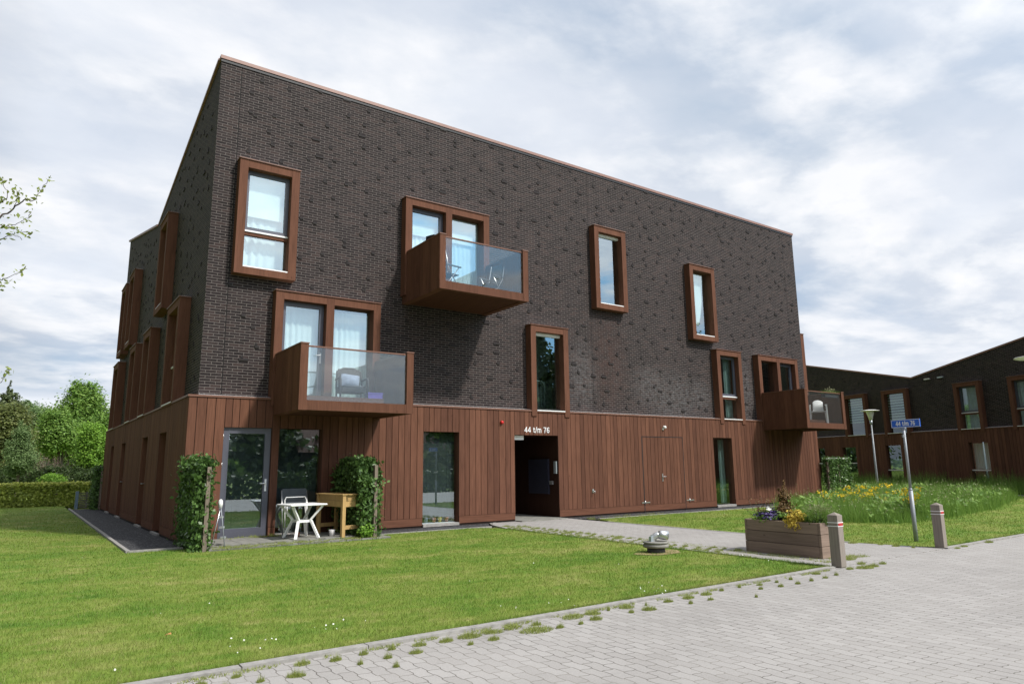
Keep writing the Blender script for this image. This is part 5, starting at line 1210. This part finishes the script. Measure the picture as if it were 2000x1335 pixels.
t = empty('plastic_chair', (21.40, -1.35, 2.955), R(-58), 'white plastic armchair on the right balcony', 'chair'); t.scale = (1.08, 1.08, 1.14)
b = MB(); b.box(-.23, -.22, .40, .23, .22, .43); b.build('seat', M['plastic'], t)
b = MB(); b.smooth = True; n8 = 8; i0 = b.add([(.19*math.sin((k/n8-.5)*2.2), .20+.06*math.cos((k/n8-.5)*2.2), .43) for k in range(n8+1)] + [(.18*math.sin((k/n8-.5)*2.2), .30+.05*math.cos((k/n8-.5)*2.2), .74+.09*math.cos((k/n8-.5)*2.6)) for k in range(n8+1)])
for k in range(n8): b.face((i0+k, i0+k+1, i0+n8+2+k, i0+n8+1+k))
o = b.build('backrest', M['plastic'], t); sm_ = o.modifiers.new('thick', 'SOLIDIFY'); sm_.thickness = .025
for sx in (-1, 1):
    b = MB(); b.beam((sx*.26, -.24, .63), (sx*.25, .24, .65), .05, .03); b.build('armrest', M['plastic'], t)
    b = MB(); b.beam((sx*.26, -.22, .63), (sx*.27, -.26, 0), .05, .045); b.build('leg', M['plastic'], t); b = MB(); b.beam((sx*.22, .20, .41), (sx*.26, .30, 0), .045, .045); b.build('leg', M['plastic'], t)
t = empty('flower_box', (21.42, -1.86, 3.93), 0, 'grey flower box with trailing grasses inside the right balcony rail', 'flower box')
b = MB(); b.box(-.45, -.06, 0, .45, .09, .14); b.build('trough', M['dgrey'], t)
b = MB(); b.box(-.40, -.07, .02, -.37, -.062, .19); b.box(.37, -.07, .02, .40, -.062, .19); b.build('hook', M['dgrey'], t)
xs_ = rng.uniform(-.42, .42, 700); np_mesh('plants', blades(xs_, rng.uniform(-.06, .08, 700), .12, rng.uniform(.04, .17, 700), np.full(700, .008), 1.6), 3, M['meadow'], t); q3 = rng.normal(size=(160, 3))*np.array([.18, .05, .05])+np.array([.05, 0, .26]); np_mesh('seed_heads', leaf_quads(q3, rng.normal(size=q3.shape), rng.uniform(.015, .035, 160)), 4, M['seed'], t)

# ------------------------------------------------------------------ what stands across the road (seen as reflections)
rowx = [(-38, 't_olive'), (-29, 't_green'), (-20, 't_under'), (-11, 't_olive'), (-2, 't_under'), (6, 't_green'), (14, 't_under'), (23, 't_olive'), (32, 't_green'), (41, 't_under'), (51, 't_green'), (62, 't_olive'), (73, 't_under'), (84, 't_green'), (96, 't_under'), (108, 't_olive')]
for i, (x, mt) in enumerate(rowx):
    h_ = (17.0+1.0*math.sin(i*2.3) if x > 27 else 4.6+.7*math.sin(i*2.3)); y_ = -42+3*math.cos(i*1.7)
    tree('broadleaf_tree', (x, y_, 0), [(0, 0, h_*.62, 4.2, 3.6, h_*.34), (2.4, .5, h_*.42, 3.4, 3, h_*.3), (-2.4, 0, h_*.45, 3.2, 3, h_*.3), (0, 0, h_*.86, 2.4, 2.2, h_*.14)], (15000 if x > 27 else 5000), .46, mt, 'tall tree in the row across the road behind the camera', .3, group='trees across the road')
tag(np_mesh('hedge', box_leaves(-30, 45, -23.6, -22.6, .02, 1.3, 14000, .22, .08), 4, M['t_under']), 'dark hedge along the far side of the road', 'hedge')
hs = empty('house', (24, -46, 0), 0, 'plain house with a tiled roof across the road', 'house')
b = MB(); b.box(-8, -4, 0, 8, 4, 3); b.build('wall', M['brick2'], hs)
b = MB(); b.poly([(-8.4, -4.4, 2.9), (8.4, -4.4, 2.9), (8.4, 0, 6.4), (-8.4, 0, 6.4)]); b.poly([(-8.4, 4.4, 2.9), (8.4, 4.4, 2.9), (8.4, 0, 6.4), (-8.4, 0, 6.4)]); b.build('roof', M['tile'], hs)
for x in (-5, 0, 5): b = MB(); b.box(x-.7, 4, 1, x+.7, 4.03, 2.3); b.build('window', M['dgrey'], hs)
